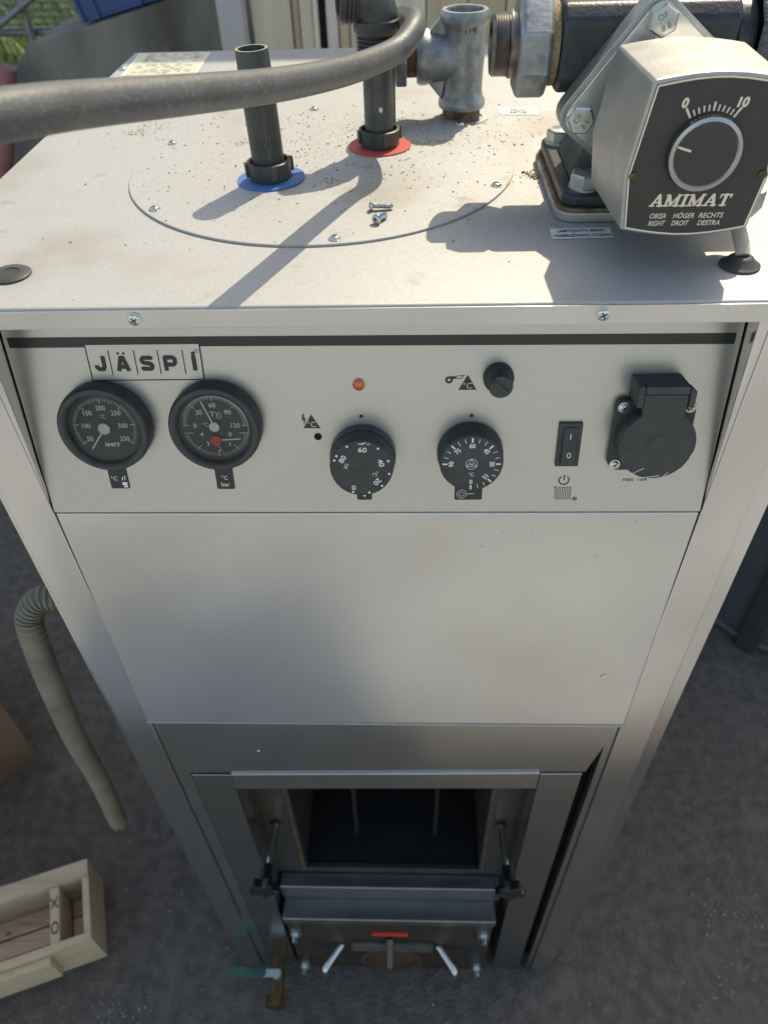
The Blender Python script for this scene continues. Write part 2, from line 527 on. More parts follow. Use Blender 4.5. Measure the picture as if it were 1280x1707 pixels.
o = MB().box((-0.425, WY - 0.07, 0), (-0.365, WY - 0.012, 2.78)).build('post', mat('pale_grey_post', (0.46, 0.43, 0.41), 0.7, 0, var=0.1, var_scale=5), bevel=0.004)
tag(o, 'pale grey upright post at the edge of the beige boards', 'post')
rf = thing('added_shade_roof', 'unseen dark sheet roof added above the board wall to shade the floor', 'roof', (0.5, 2.6, 2.78))  # unseen roof on posts, added to cast shade over the floor
MB().box((-2.6, WY - 0.035, 2.785), (3.0, 4.3, 2.84)).build('shade_roof_sheet', SHADE_ROOF, rf)
MB().box((-2.6, 4.15, 2.70), (3.0, 4.25, 2.783)).build('shade_roof_rafter', tones[1], rf)
for xx in (-2.5, 2.9):
    MB().box((xx - 0.05, 4.16, 0), (xx + 0.05, 4.24, 2.698)).build('shade_roof_post', tones[1], rf)

# concrete stair wall with a sloping top
M_xz = Matrix(((1, 0, 0, 0), (0, 0, -1, 0), (0, 1, 0, 0), (0, 0, 0, 1)))   # local xy -> world xz, local z -> -y


def vert_prism(poly, y0, y1, b=None):
    b = b or MB()
    return b.prism(poly, -y1, -y0, M_xz)


cw = vert_prism([(-1.46, 0), (-0.30, 0), (-0.30, 1.157), (-1.132, 0.963), (-1.20, 0.90), (-1.235, 0.84), (-1.351, 0.588), (-1.42, 0.3)], 2.2, 2.62).build('concrete_wall', CONCRETE, bevel=0.012)
tag(cw, 'weathered grey concrete side wall with a sloping top edge', 'wall')

# blue crate on the slope
sl = math.atan2(0.104, 0.447)
CM = Matrix.Translation((-0.945, 2.21, 1.0125)) @ Matrix.Rotation(-sl, 4, 'Y')
cr = thing('plastic_crate', 'blue plastic crate lying on the sloping concrete wall', 'crate', (-0.82, 2.35, 1.03))
b = MB(CM)
b.box((0, 0, 0), (0.26, 0.36, 0.01))
b.box((0, 0, 0.01), (0.26, 0.008, 0.19)); b.box((0, 0.352, 0.01), (0.26, 0.36, 0.19))
b.box((0, 0.008, 0.01), (0.008, 0.352, 0.19)); b.box((0.252, 0.008, 0.01), (0.26, 0.352, 0.19))
b.build('crate_body', BLUE_CRATE, cr, bevel=0.002)
b = MB(CM)
for xx in (0.0, 0.048, 0.185, 0.248): b.box((xx, -0.008, 0.0), (xx + 0.012, -0.0005, 0.19))
b.build('rib', BLUE_CRATE, cr, bevel=0.002)
b = MB(CM)
b.text('GEC', 0.04, (0.10, 0.085), Matrix.Translation((0, -0.0012, 0)) @ M_xz, bold=0.01)
b.box((-0.006, -0.012, 0.178), (0.266, -0.0085, 0.195))
b.build('crate_rim', mat('worn_blue', (0.07, 0.12, 0.22), 0.5), cr)

# tube rack
rk = thing('tube_rack', 'grey tubular metal rack with wire shelf beside the blue crate', 'rack', (-1.25, 2.75, 0))
ry = 2.70
b = MB(); b.tube(spline([(-1.75, ry, 0.90), (-1.40, ry, 0.905), (-1.25, ry, 0.905), (-1.17, ry, 0.915), (-1.12, ry, 0.955), (-1.10, ry, 1.05), (-1.09, ry, 1.3)], 6), 0.013, 10)
b.build('bent_frame_tube', TUBE, rk)
b = MB(); b.tube([(-1.30, ry - .03, 1.4), (-1.315, ry - .03, 0.92), (-1.34, ry - .03, 0.0)], 0.015, 10); b.build('upright_tube', TUBE, rk)
b = MB(); b.tube([(-1.75, ry - .06, 0.75), (-1.42, ry - .06, 0.93), (-1.10, ry - .06, 1.10)], 0.011, 10); b.build('diagonal_tube', TUBE, rk)
b = MB(); b.tube([(-1.75, ry, 1.4), (-1.75, ry, 0.0)], 0.014, 10); b.build('upright_tube', TUBE, rk)
for k in range(6):
    b = MB(); zz = 0.925 + 0.021 * k
    b.tube([(-1.75, ry + .01, zz), (-1.13, ry + .01, zz + .004)], 0.0035, 6); b.build('shelf_wire', TUBE, rk)

b = MB(); b.tube([(-1.42, 2.13, 0.0), (-1.30, 2.12, 0.62), (-1.175, 2.12, 0.925)], 0.026, 14)
tag(b.build('plastic_pipe', PINK), 'faded red plastic pipe leaning at the concrete wall', 'pipe')

# ------------------------------------------------------------------ plastic barrel at the right
bn = thing('plastic_barrel', 'dark grey plastic barrel standing beside the boiler', 'barrel', (0.955, 0.87, 0))
b = MB(Matrix.Translation((0.955, 0.87, 0)))
b.lathe([(0, 0.0), (0.212, 0.0), (0.221, 0.006), (0.222, 0.014), (0.216, 0.02), (0.225, 0.40), (0.235, 0.55), (0.243, 0.56), (0.243, 0.58), (0.235, 0.59), (0.24, 0.82), (0.25, 0.83), (0.25, 0.86), (0, 0.86)], 64)
b.build('barrel_body', BIN, bn)
b = MB(Matrix.Translation((0.955, 0.87, 0)) @ Matrix.Rotation(rad(233), 4, 'Z'))
b.prism([(0.20, -0.025), (0.238, -0.025), (0.242, 0), (0.238, 0.025), (0.20, 0.025)], 0.0, 0.50)
b.build('black_rib', BLACK_MATT, bn, bevel=0.003)

# ------------------------------------------------------------------ wooden box and carton at the left
wb = thing('wooden_box', 'open pine box with a divider lying on the asphalt', 'box', (-0.65, 0.0, 0))
ang = math.atan2(-0.342, -0.935)
BMx = Matrix.Translation((-0.512, 0.012, 0)) @ Matrix.Rotation(ang, 4, 'Z')      # x runs away to the left, y towards the camera side
Lx, Wy, Hz, th = 0.42, 0.110, 0.100, 0.012


def plank(a, c, m=WOOD, name='plank', bev=0.0015):
    MB(BMx).box(a, c).build(name, m, wb, bevel=bev)


plank((0, -th, 0), (Lx, 0, Hz), WOOD, 'front_board')
plank((0, -Wy - 0.028, 0.0), (Lx, -Wy, Hz + 0.002), WOOD, 'back_board')
plank((0, -Wy + 0.0005, 0.0), (th, -th - 0.0005, Hz - 0.002), WOOD, 'end_board')
plank((Lx - th, -Wy + 0.0005, 0.0), (Lx, -th - 0.0005, Hz - 0.002), WOOD, 'end_board')
plank((0.052, -Wy + 0.0005, 0.02), (0.068, -th - 0.0005, Hz - 0.006), WOOD, 'divider')
for k in range(3):
    W3 = (Wy - th) / 3
    y1 = -th - k * W3 - 0.001
    plank((th + .0005, y1 - W3 + 0.002, 0.004), (0.0515, y1, 0.018), WOOD_P, 'bottom_board')
    plank((0.0685, y1 - W3 + 0.002, 0.004 + 0.003 * k), (Lx - th - .0005, y1, 0.018 + 0.003 * k), WOOD_P, 'bottom_board')
plank((0.07, 0.0005, 0.02), (Lx + 0.05, 0.014, 0.088), WOOD, 'side_batten')
b = MB(BMx)
TM = Matrix.Translation((0.060, -Wy / 2 - 0.006, Hz - 0.006)) @ Matrix.Rotation(rad(-90), 4, 'Z')
b.text('X', 0.012, (0.020, 0), TM, h=0.0003, bold=0.01, sx=1.8)
b.build('stamp', FOIL_DK, wb)
b = MB(BMx)
b.text('O', 0.012, (-0.022, 0), TM, h=0.0003, bold=0.02, sx=1.6)
b.build('stamp', FOIL_DK, wb)

for kx, ky in ((0.13, -0.028), (0.21, -0.060), (0.16, -0.086)):
    b = MB(BMx); b.sheet([(kx + 0.005 * math.cos(t) * (1.5 if math.cos(t) > 0 else 1), ky + 0.0026 * math.sin(t)) for t in [i * 0.628 for i in range(10)]], 0.0255)
    b.build('knot', mat('pine_knot', (0.20, 0.10, 0.05), 0.6), wb)
cb = thing('cardboard_box', 'brown cardboard box with an open flap on the asphalt', 'box', (-0.95, 0.35, 0))
CBM = Matrix.Translation((-0.775, 0.390, 0)) @ Matrix.Rotation(rad(138), 4, 'Z')
b = MB(CBM)
for a, c in (((0, 0, 0), (0.36, 0.3, 0.004)), ((0, 0, 0.004), (0.004, 0.3, 0.20)), ((0.356, 0, 0.004), (0.36, 0.3, 0.20)), ((0.004, 0, 0.004), (0.356, 0.004, 0.20)), ((0.004, 0.296, 0.004), (0.356, 0.3, 0.20))): b.box(a, c)
b.build('carton', CARD, cb)
b = MB(CBM @ Matrix.Translation((0, 0, 0.2)) @ Matrix.Rotation(rad(75), 4, 'Y')); b.box((-0.10, 0.0, 0), (0, 0.3, 0.004)); b.build('flap', CARD, cb)
b = MB(CBM @ Matrix.Translation((0, 0.3, 0.2)) @ Matrix.Rotation(rad(50), 4, 'X')); b.box((0.0, 0.0, 0), (0.36, 0.11, 0.004)); b.build('flap', CARD, cb)

# ------------------------------------------------------------------ THE BOILER
H, D = 1.2708, 0.6014
boiler = thing('boiler', 'silver sheet metal wood boiler with black dials on its front panel', 'boiler', (0, 0.3, 0))

# lid
b = MB(); b.box((-0.2917, -0.0030, H - 0.0125), (0.2917, D, H)); lid = b.build('lid', LID, boiler, bevel=0.0022, seg=3)
# cabinet
b = MB(); b.box((0.2655, 0.020, 0.012), (0.2905, D - 0.002, H - 0.0127)); b.build('side_panel', SILVER, boiler, bevel=0.0015)
b = MB(); b.box((-0.2905, 0.030, 0.012), (-0.2655, D - 0.002, H - 0.0127)); b.build('side_panel', SILVER, boiler, bevel=0.0015)
b = MB(); b.box((-0.265, D - 0.012, 0.012), (0.265, D - 0.003, H - 0.0127)); b.build('back_panel', SILVER, boiler)
for sgn in (-1, 1):
    b = MB()
    x0, x1 = (-0.265, -0.2327) if sgn < 0 else (0.2327, 0.265)
    b.box((x0, 0.0, 0.004), (x1, 0.028, H - 0.0127)); b.build('frame_post', SILVER, boiler, bevel=0.0012)
    b = MB(); q = sgn
    vert_prism([(q * 0.2328, 1.112), (q * 0.2328, H - 0.0128), (q * 0.2258, H - 0.0128)][::-q], 0.0002, 0.0045, b); b.build('post_gusset', SILVER, boiler, bevel=0.0006)
b = MB(); b.box((-0.26, 0.06, 0.0), (0.26, 0.575, 0.0115)); b.build('base_plate', STEEL_DK, boiler)
for xx in (-0.2, 0.2):
    for sgn in (-1, 1): pass

b = MB(); b.box((-0.2917, -0.0042, H - 0.0127), (0.2917, -0.0031, H - 0.0012)); b.build('front_strip', FRONT, boiler, bevel=0.0004)
# screws on the front strip
for x in (-0.1307, 0.1355):
    b = MB(); screw_head(b, frame((x, -0.0043, 1.2642), (1, 0, 0), (0, 0, 1)), 0.0036, 0.002)
    b.build('strip_screw', [ZINC, FOIL_DK], boiler)

# --- control panel
TILT = 0.2075
PO = V3((0, 0, 1.1062)); PU = V3((1, 0, 0)); PV = V3((0, math.sin(TILT), math.cos(TILT)))
PM = frame(PO, PU, PV)                      # local x = u, y = v (up the panel), z = outwards
PN = V3(PM.col[2][:3])
b = MB(PM); b.box((-0.2321, 0.0, -0.012), (0.2321, 0.158, 0.0)); panel = b.build('control_panel', PANEL, boiler, bevel=0.0008)
b = MB(); b.box((-0.2321, 0.034, 1.10), (0.2321, 0.06, H - 0.013)); b.build('inner_panel', SOOT_SHADE, boiler)  # black backing, shade of the gap behind the panel put into its colour

dv = -0.0012    # printed coordinates were read from a panel whose lower edge lies here
b = MB(PM)
b.sheet([(-0.2291, 0.1327 + dv), (-0.2291, 0.1258 + dv), (-0.1777, 0.1258 + dv), (-0.1064, 0.1258 + dv), (0.2281, 0.1240 + dv), (0.2281, 0.1310 + dv)], 0.0002)
b.build('stripe', FOIL_DK, panel)
b = MB(PM)
lx0, lx1, ly0, ly1 = -0.1799, -0.1064, 0.1036 + dv, 0.1274 + dv
b.sheet([(lx0, ly0), (lx1, ly0), (lx1, ly1), (lx0, ly1)], 0.0004)
b.build('logo_field', PANEL, panel)
b = MB(PM)
h = 0.0006
for p, q in (((lx0, ly1), (lx0, ly0)), ((lx1, ly1), (lx1, ly0)), ((lx0 - .0003, ly0), (lx1 + .0003, ly0))): b.sheet(bar(p, q, 0.0007), h); h += 1e-5
for ux in (-0.1657, -0.1492, -0.1339, -0.1178): b.sheet(bar((ux, 0.1074 + dv), (ux, 0.1237 + dv), 0.0006), h)
LG = {'J': [[(0.78, 1.0), (0.78, 0.30), (0.66, 0.14), (0.30, 0.14), (0.14, 0.26), (0.14, 0.40)]],
      'A': [[(0.15, 0.0), (0.42, 0.88), (0.58, 0.88), (0.85, 0.0)], [(0.28, 0.28), (0.72, 0.28)]],
      'S': [[(0.86, 0.74), (0.82, 0.86), (0.25, 0.86), (0.14, 0.76), (0.14, 0.62), (0.25, 0.54), (0.75, 0.47), (0.86, 0.38), (0.86, 0.24), (0.75, 0.14), (0.18, 0.14), (0.12, 0.28)]],
      'P': [[(0.16, 0.0), (0.16, 0.87), (0.72, 0.87), (0.86, 0.76), (0.86, 0.52), (0.72, 0.40), (0.2, 0.40)]],
      'I': [[(0.5, 0.0), (0.5, 1.0)]]}
hl = 0.0006
for ch, ux, w in (('J', -0.1722, 0.0078), ('A', -0.1578, 0.0094), ('S', -0.1419, 0.0085), ('P', -0.1268, 0.0088), ('I', -0.1112, 0.0090)):
    for path in LG[ch]:
        pp = [(ux + (p[0] - .5) * w, 0.1098 + dv + p[1] * 0.0103) for p in path]
        for p, q in zip(pp, pp[1:]):
            b.sheet(bar(p, q, 0.0028), hl); hl += 2e-6
        for p in pp[1:-1]: b.sheet(circ(0.0014, 10, p), hl); hl += 2e-6
for ux in (-0.1596, -0.1560): b.sheet(circ(0.00085, 10, (ux, 0.1217 + dv)), 0.0006)
b.sheet(circ(0.00125, 12, (-0.1112, 0.1214 + dv)), 0.0006)
b.text('R', 0.0011, (-0.1088, 0.1228 + dv), Matrix(), h=0.0006)
for k in range(16):
    a = 2 * math.pi * k / 16; a2 = a + 2 * math.pi / 16
    b.sheet(bar((-0.1088 + .0012 * math.cos(a), 0.1228 + dv + .0012 * math.sin(a)), (-0.1088 + .0012 * math.cos(a2), 0.1228 + dv + .0012 * math.sin(a2)), 0.0002), 0.0006)
b.build('logo_lettering', FOIL_DK, panel)


def gauge(name, cu, cv):
    """black bezel ring with recessed dial"""
    G = PM @ Matrix.Translation((cu, cv + dv, 0))
    b = MB(G)
    b.lathe([(0.0290, 0.0), (0.0306, 0.001), (0.0308, 0.008), (0.0302, 0.0112), (0.0290, 0.0128), (0.0264, 0.0133), (0.0250, 0.0122), (0.0242, 0.0085), (0.0242, 0.0070)], 56)
    g = b.build(name, BLACK_MATT, boiler)
    b = MB(G); b.lathe([(0.0241, 0.0072), (0, 0.0072)], 48); b.build('dial', DIAL, g)
    b = MB(G); b.lathe([(0.0243, 0.0104), (0, 0.0104)], 48); b.build('glass', GLASS, g)
    return g, G


def pol(r, deg):
    """clockwise degrees from the top"""
    return (r * math.sin(rad(deg)), r * math.cos(rad(deg)))


HD = 0.0074
g1, G = gauge('flue_thermometer', -0.1763, 0.0727)
b = MB(G)
for k in range(61):
    T = 50 + 5 * k
    a = (T - 200) / 50 * 41.5
    r0 = 0.0172 if T % 50 == 0 else (0.0183 if T % 25 == 0 else 0.0190)
    b.sheet(bar(pol(r0, a), pol(0.0213, a), 0.00045 if T % 50 == 0 else 0.00028), HD)
for T in (50, 100, 150, 200, 250, 300, 350):
    a = (T - 200) / 50 * 41.5
    r = 0.0143 if T not in (100, 300) else 0.0125
    b.text(str(T), 0.0033, pol(r, a), Matrix(), h=HD, sx=0.92, bold=0.012)
b.text('°C', 0.0026, (0, 0.0082), Matrix(), h=HD)
b.text('IMIT', 0.0026, (0.0030, -0.0125), Matrix(), h=HD, bold=0.03, width=0.0105)
b.build('dial_print', WHITE, g1)
b = MB(G); nd = pol(0.0190, -143)
b.prism(bar((0, 0), nd, 0.0009), HD + 0.0006, HD + 0.0010); b.build('needle', CREAM_PL, g1)
b = MB(G); b.lathe([(0.0041, HD + 0.0004), (0.0041, HD + 0.0020), (0.0036, HD + 0.0024), (0, HD + 0.0025)], 24); b.build('needle_hub', CREAM_PL, g1)
b = MB(PM); b.tube(spline([(-0.147, 0.071, 0.006), (-0.1455, 0.0715, 0.0065), (-0.1442, 0.0712, 0.006), (-0.1436, 0.0700, 0.0055)], 4), 0.00035, 6); b.build('thread', BLACK, g1)

g2, G = gauge('pressure_gauge', -0.1020, 0.0727)
b = MB(G)
HB = (0.0, 0.0012); HL = (-0.0004, -0.0092)
for k in range(61):
    T = 2 * k; a = -90 + 1.5 * T
    r0 = 0.0175 if T % 30 == 0 else 0.0188
    b.sheet(bar((pol(r0, a)[0], pol(r0, a)[1] + .0012), (pol(0.0214, a)[0], pol(0.0214, a)[1] + .0012), 0.0004 if T % 30 == 0 else 0.00024), HD)
for T in (0, 30, 60, 90, 120):
    a = -90 + 1.5 * T; q = pol(0.0135 if T != 60 else 0.0146, a)
    b.text(str(T), 0.0032, (q[0], q[1] + .0012), Matrix(), h=HD, bold=0.012)
for k in range(41):
    a = 90 + 4.5 * k; r0 = 0.0155 if k % 10 == 0 else 0.0184
    q0, q1 = pol(r0, a), pol(0.0216, a)
    b.sheet(bar((q0[0], q0[1] * 0.82 - .0042), (q1[0], q1[1] * 0.82 - .0042), 0.0004 if k % 10 == 0 else 0.00024), HD)
for t, x, y in (('0', 0.0092, -0.0052), ('1', 0.0082, -0.0125), ('2', 0.0012, -0.0160), ('3', -0.0066, -0.0122), ('4', -0.0098, -0.0052)):
    b.text(t, 0.0031, (x, y), Matrix(), h=HD, bold=0.012)
b.text('°C', 0.0026, (-0.0062, 0.0018), Matrix(), h=HD)
b.text('T', 0.0036, (-0.0008, 0.0094), Matrix(), h=HD, sx=1.3)
b.text('R', 0.0026, (0.0028, 0.0085), Matrix(), h=HD)
for p, q in (((0.001, 0.0066), (0.0048, 0.0066)), ((0.001, 0.0104), (0.0048, 0.0104)), ((0.0048, 0.0066), (0.0048, 0.0104))): b.sheet(bar(p, q, 0.0003), HD + 1e-5)
b.build('dial_print', WHITE, g2)
b = MB(G)
n = 60
ring = [(0.0222 * math.cos(2 * math.pi * i / n), 0.0222 * math.sin(2 * math.pi * i / n), HD + .0006) for i in range(n + 1)]
b.tube(ring, 0.00022, 5, caps=False); b.build('chrome_ring', STEEL, g2)
b = MB(G); q = pol(0.0192, -20)
b.prism(bar(HB, (q[0], q[1] + .0012), 0.0009), HD + 0.0016, HD + 0.0020); b.build('needle', CREAM_PL, g2)
b = MB(G); b.lathe([(0.0034, HD + 0.0010), (0.0034, HD + 0.0026), (0, HD + 0.0028)], 24, Matrix.Translation((*HB, 0))); b.build('needle_hub', CREAM_PL, g2)
b = MB(G); b.prism(bar(HL, (0.0162, -0.0084), 0.0009), HD + 0.0004, HD + 0.0008); b.build('needle', CREAM_PL, g2)
b = MB(G); b.lathe([(0.0036, HD + 0.0009), (0.0036, HD + 0.0020), (0, HD + 0.0022)], 24, Matrix.Translation((*HL, 0)))
b.prism(bar(HL, (0.0050, -0.0196), 0.0010), HD + 0.0023, HD + 0.0026); b.build('red_pointer', RED, g2)

# black tags under the gauges and knobs
for nm, u0, u1, v0, v1, extra in (('gauge_tag', -0.1851, -0.1715, 0.0218, 0.0400, 0), ('gauge_tag', -0.1093, -0.0965, 0.0211, 0.0400, 1), ('knob_tag', -0.0104, 0.0002, 0.0119, 0.0300, 2), ('knob_tag', 0.0583, 0.0777, 0.0117, 0.0300, 3)):
    b = MB(PM); b.sheet(rrect(u0, v0 + dv, u1, v1 + dv, 0.0012), 0.0002); t = b.build(nm, FOIL_DK, panel)
    cu = (u0 + u1) / 2
    b = MB(PM)
    if extra == 0:
        b.text('°C', 0.0030, (cu - 0.0032, 0.0300 + dv), Matrix(), h=0.0004)
        b.sheet([(cu + 0.0018, 0.0246 + dv), (cu + 0.0054, 0.0246 + dv), (cu + 0.0054, 0.0270 + dv), (cu + 0.0018, 0.0270 + dv)], 0.0004)
        b.sheet([(cu + 0.0026, 0.0228 + dv), (cu + 0.0054, 0.0228 + dv), (cu + 0.0054, 0.0242 + dv), (cu + 0.0026, 0.0242 + dv)], 0.0004)
        b.sheet(bar((cu + 0.0022, 0.0285 + dv), (cu + 0.0030, 0.0312 + dv), 0.0006), 0.0004); b.sheet(bar((cu + 0.0042, 0.0288 + dv), (cu + 0.0046, 0.0322 + dv), 0.0006), 0.0004)
    if extra == 1:
        b.text('°C', 0.0029, (cu, 0.0303 + dv), Matrix(), h=0.0004); b.text('bar', 0.0032, (cu, 0.0250 + dv), Matrix(), h=0.0004)
    if extra == 2:
        b.sheet([(cu - 0.0012, 0.0158 + dv), (cu + 0.0012, 0.0158 + dv), (cu, 0.0142 + dv)][::-1], 0.0004)
    if extra == 3:
        for r in (0.0033, 0.0017):
            for k in range(18):
                a, a2 = 2 * math.pi * k / 18, 2 * math.pi * (k + 1) / 18
                b.sheet(bar((0.0633 + r * math.cos(a), 0.0165 + dv + r * math.sin(a)), (0.0633 + r * math.cos(a2), 0.0165 + dv + r * math.sin(a2)), 0.0003), 0.0004 + 1e-5 * (k % 2))
        b.sheet(bar((0.067, 0.0168 + dv), (0.072, 0.0168 + dv), 0.0004), 0.0004)
    b.build('tag_print', WHITE, panel)

# knurled thermostat knob with wide skirt
K1 = PM @ Matrix.Translation((-0.005, 0.0483 + dv, 0))
b = MB(K1)
nk = 72
vs, fs = [], []
prof = [(0.0224, 0.001), (0.0224, 0.006), (0.0217, 0.0065), (0.0213, 0.0185), (0.0207, 0.0203), (0.0196, 0.0210)]
for j, (r, z) in enumerate(prof):
    for i in range(nk * 2):
        kn = 0.00045 if (2 <= j <= 3 and i % 2) else 0
        a = math.pi * i / nk
        vs.append(((r - kn) * math.cos(a), (r - kn) * math.sin(a), z))
N2 = nk * 2
for j in range(len(prof) - 1):
    for i in range(N2):
        k = (i + 1) % N2
        fs.append((j * N2 + i, j * N2 + k, (j + 1) * N2 + k, (j + 1) * N2 + i))
fs.append([(len(prof) - 1) * N2 + i for i in range(N2)])
b.put(vs, fs); k1 = b.build('thermostat_knob', BLACK, boiler, smooth=30)
b = MB(K1); HK = 0.0212


def facing(pos): return math.atan2(pos[1], pos[0]) - math.pi / 2


for t, pos in (('60', (0.0011, 0.0140)), ('80', (-0.0122, 0.0072)), ('40', (0.0130, 0.0043)), ('20', (0.0103, -0.0098)), ('0', (-0.0056, -0.0143))):
    b.text(t, 0.0034, pos, Matrix(), rot=facing(pos) if t != '0' else 0.1, h=HK, sx=1.15, bold=0.012)
b.text('EG', 0.0022, (-0.0100, 0.0022), Matrix(), rot=facing((-0.0137, 0.005)), h=HK)
b.text('°C', 0.0027, (0.0090, -0.0036), Matrix(), rot=rad(-110), h=HK)
for pos in ((-0.0093, 0.0172), (-0.0171, 0.0102), (-0.0184, 0.0066), (0.0113, 0.0149), (0.0174, 0.0056), (0.0180, -0.0038), (0.0134, -0.0130), (0.0048, -0.0186), (-0.0065, -0.0185)):
    q = V3(pos) * (0.0187 / V3(pos).length); d = q.normalized() * 0.0007
    b.sheet(bar((q.x - d.x, q.y - d.y), (q.x + d.x, q.y + d.y), 0.0014), HK)
for k in range(9):
    x = rnd.uniform(-0.003, 0.006); y = 0.0187 + rnd.uniform(-0.0010, 0.0004)
    b.sheet(bar((x, y), (x + rnd.uniform(0.001, 0.003), y + rnd.uniform(-.0004, .0006)), 0.0003), HK + 1e-5 * k)
b.build('knob_print', WHITE, k1)

K2 = PM @ Matrix.Translation((0.0677, 0.0500 + dv, 0))
b = MB(K2); b.lathe([(0.0222, 0.0005), (0.0222, 0.005), (0.0216, 0.0062), (0.0211, 0.016), (0.0205, 0.0175), (0.0196, 0.0181), (0, 0.0181)], 64)
k2 = b.build('boiler_knob', BLACK_MATT, boiler)
b = MB(K2); HK = 0.0184
for k in range(19):
    T = 5 * k; a = (60 - T) * 3
    major = T % 15 == 0
    b.sheet(bar(pol(0.0158, a), pol(0.0192 if major else 0.0188, a), 0.0010 if major else 0.0004), HK)
for T in (0, 15, 30, 45, 60, 75, 90):
    a = (60 - T) * 3; pos = pol(0.0134, a)
    b.text(str(T), 0.0031, pos, Matrix(), rot=rad(-a) if T else 0, h=HK, bold=0.02, sx=0.9)
b.text('°C', 0.0025, (0, -0.0078), Matrix(), h=HK)
for k in range(24):
    a, a2 = 2 * math.pi * k / 24, 2 * math.pi * (k + 1) / 24
    b.sheet(bar((0.0038 * math.cos(a), 0.0038 * math.sin(a)), (0.0038 * math.cos(a2), 0.0038 * math.sin(a2)), 0.0003), HK + 1e-5 * (k % 2))
tri = [pol(0.0036, a) for a in (0, 120, 240)]
for i in range(3): b.sheet(bar(tri[i], tri[(i + 1) % 3], 0.0003), HK + 3e-5)
b.text('M', 0.0020, (0, -0.0004), Matrix(), h=HK + 4e-5)
b.build('knob_print', WHITE, k2)

# pilot lamp
b = MB(PM @ Matrix.Translation((-0.0061, 0.0992 + dv, 0)))
b.lathe([(0.0041, 0), (0.0041, 0.0008), (0.0034, 0.0012), (0.0030, 0.0006), (0.0016, 0.0014), (0, 0.0018)], 24); b.build('pilot_lamp', COPPER, boiler)
# printed marks and the reset hole
for q in ((-0.0053, 0.0767), (0.0679, 0.0766)):
    b = MB(PM); b.sheet(circ(0.0013, 14, (q[0], q[1] + dv)), 0.0002); b.build('index_dot', FOIL_DK, panel)
b = MB(PM @ Matrix.Translation((-0.0351, 0.0618 + dv, 0))); b.lathe([(0.0026, 0.0003), (0.0021, 0.0004), (0.0018, 0.0002), (0, 0.0002)], 18); b.build('reset_hole', SOOT_SHADE, panel)


def warn_triangle(cx, y0, y1, w):
    b = MB(PM); b.sheet([(cx - w / 2, y0), (cx + w / 2, y0), (cx, y1)], 0.0002); o1 = b.build('warning_triangle', FOIL_DK, panel)
    b = MB(PM); b.text('°C', (y1 - y0) * 0.38, (cx, y0 + (y1 - y0) * 0.29), Matrix(), h=0.0004, width=w * 0.5); b.build('triangle_print', PANEL, panel)


warn_triangle(-0.0387, 0.0681 + dv, 0.0782 + dv, 0.0115)
warn_triangle(0.0643, 0.0949 + dv, 0.1052 + dv, 0.0118)
b = MB(PM)
b.sheet([(-0.0445, 0.0785 + dv), (-0.0452, 0.0737 + dv), (-0.0438, 0.0745 + dv), (-0.0433, 0.0785 + dv)], 0.0002)
b.sheet([(-0.0440, 0.0755 + dv), (-0.0438, 0.0700 + dv), (-0.0424, 0.0752 + dv), (-0.0434, 0.0758 + dv)], 0.00022)
b.build('lightning_mark', FOIL_DK, panel)
b = MB(PM)
# burner with flame
for k in range(20):
    a, a2 = 2 * math.pi * k / 20, 2 * math.pi * (k + 1) / 20
    b.sheet(bar((0.0523 + .0018 * math.cos(a), 0.1018 + dv + .0018 * math.sin(a)), (0.0523 + .0018 * math.cos(a2), 0.1018 + dv + .0018 * math.sin(a2)), 0.0015), 0.0002 + 1e-5 * (k % 2))
b.sheet([(0.0530, 0.1042 + dv), (0.0530, 0.1022 + dv), (0.0566, 0.1026 + dv), (0.0566, 0.1042 + dv)], 0.00024)
fl = [(0.0568, 0.1032), (0.0590, 0.1024), (0.0604, 0.1030), (0.0620, 0.1050), (0.0600, 0.1044), (0.0586, 0.1048), (0.0568, 0.1038)]
for i in range(len(fl)): b.sheet(bar((fl[i][0], fl[i][1] + dv), (fl[(i + 1) % len(fl)][0], fl[(i + 1) % len(fl)][1] + dv), 0.0004), 0.0002 + 1e-5 * i)
b.build('burner_mark', FOIL_DK, panel)

# screw cap of the overheat reset
RC = PM @ Matrix.Translation((0.0838, 0.1036 + dv, 0))
b = MB(RC); b.lathe([(0.0098, 0), (0.0098, 0.0035), (0.0090, 0.0058), (0.0086, 0.0062), (0.0078, 0.0070), (0.0076, 0.0165), (0.0070, 0.0178), (0, 0.0180)], 40); rc = b.build('reset_cap', BLACK_MATT, boiler)
b = MB(RC)
b.prism(bar((-0.0046, 0.0040), (0.0046, -0.0040), 0.0022), 0.0178, 0.0190); b.build('grip_bar', BLACK, rc, bevel=0.0003)

# rocker switch
SW = PM @ Matrix.Translation((0.1337, 0.0554 + dv, 0))
b = MB(SW)
b.prism(rrect(-0.0078, -0.0162, 0.0078, 0.0162, 0.0006), 0, 0.0022); sw_o = b.build('rocker_switch', BLACK_MATT, boiler, bevel=0.0004)
b = MB(SW)
b.put([(-0.0047, -0.0132, 0.0024), (0.0047, -0.0132, 0.0024), (0.0047, 0.0132, 0.0024), (-0.0047, 0.0132, 0.0024), (-0.0047, -0.0132, 0.0052), (0.0047, -0.0132, 0.0052), (0.0047, 0.0132, 0.0030), (-0.0047, 0.0132, 0.0030)],
      [(0, 3, 2, 1), (4, 5, 6, 7), (0, 1, 5, 4), (1, 2, 6, 5), (2, 3, 7, 6), (3, 0, 4, 7)])
b.build('rocker', BLACK, sw_o, bevel=0.0004)
b = MB(SW)
b.sheet(bar((0, 0.0052), (0, 0.0092), 0.0006), 0.0040)
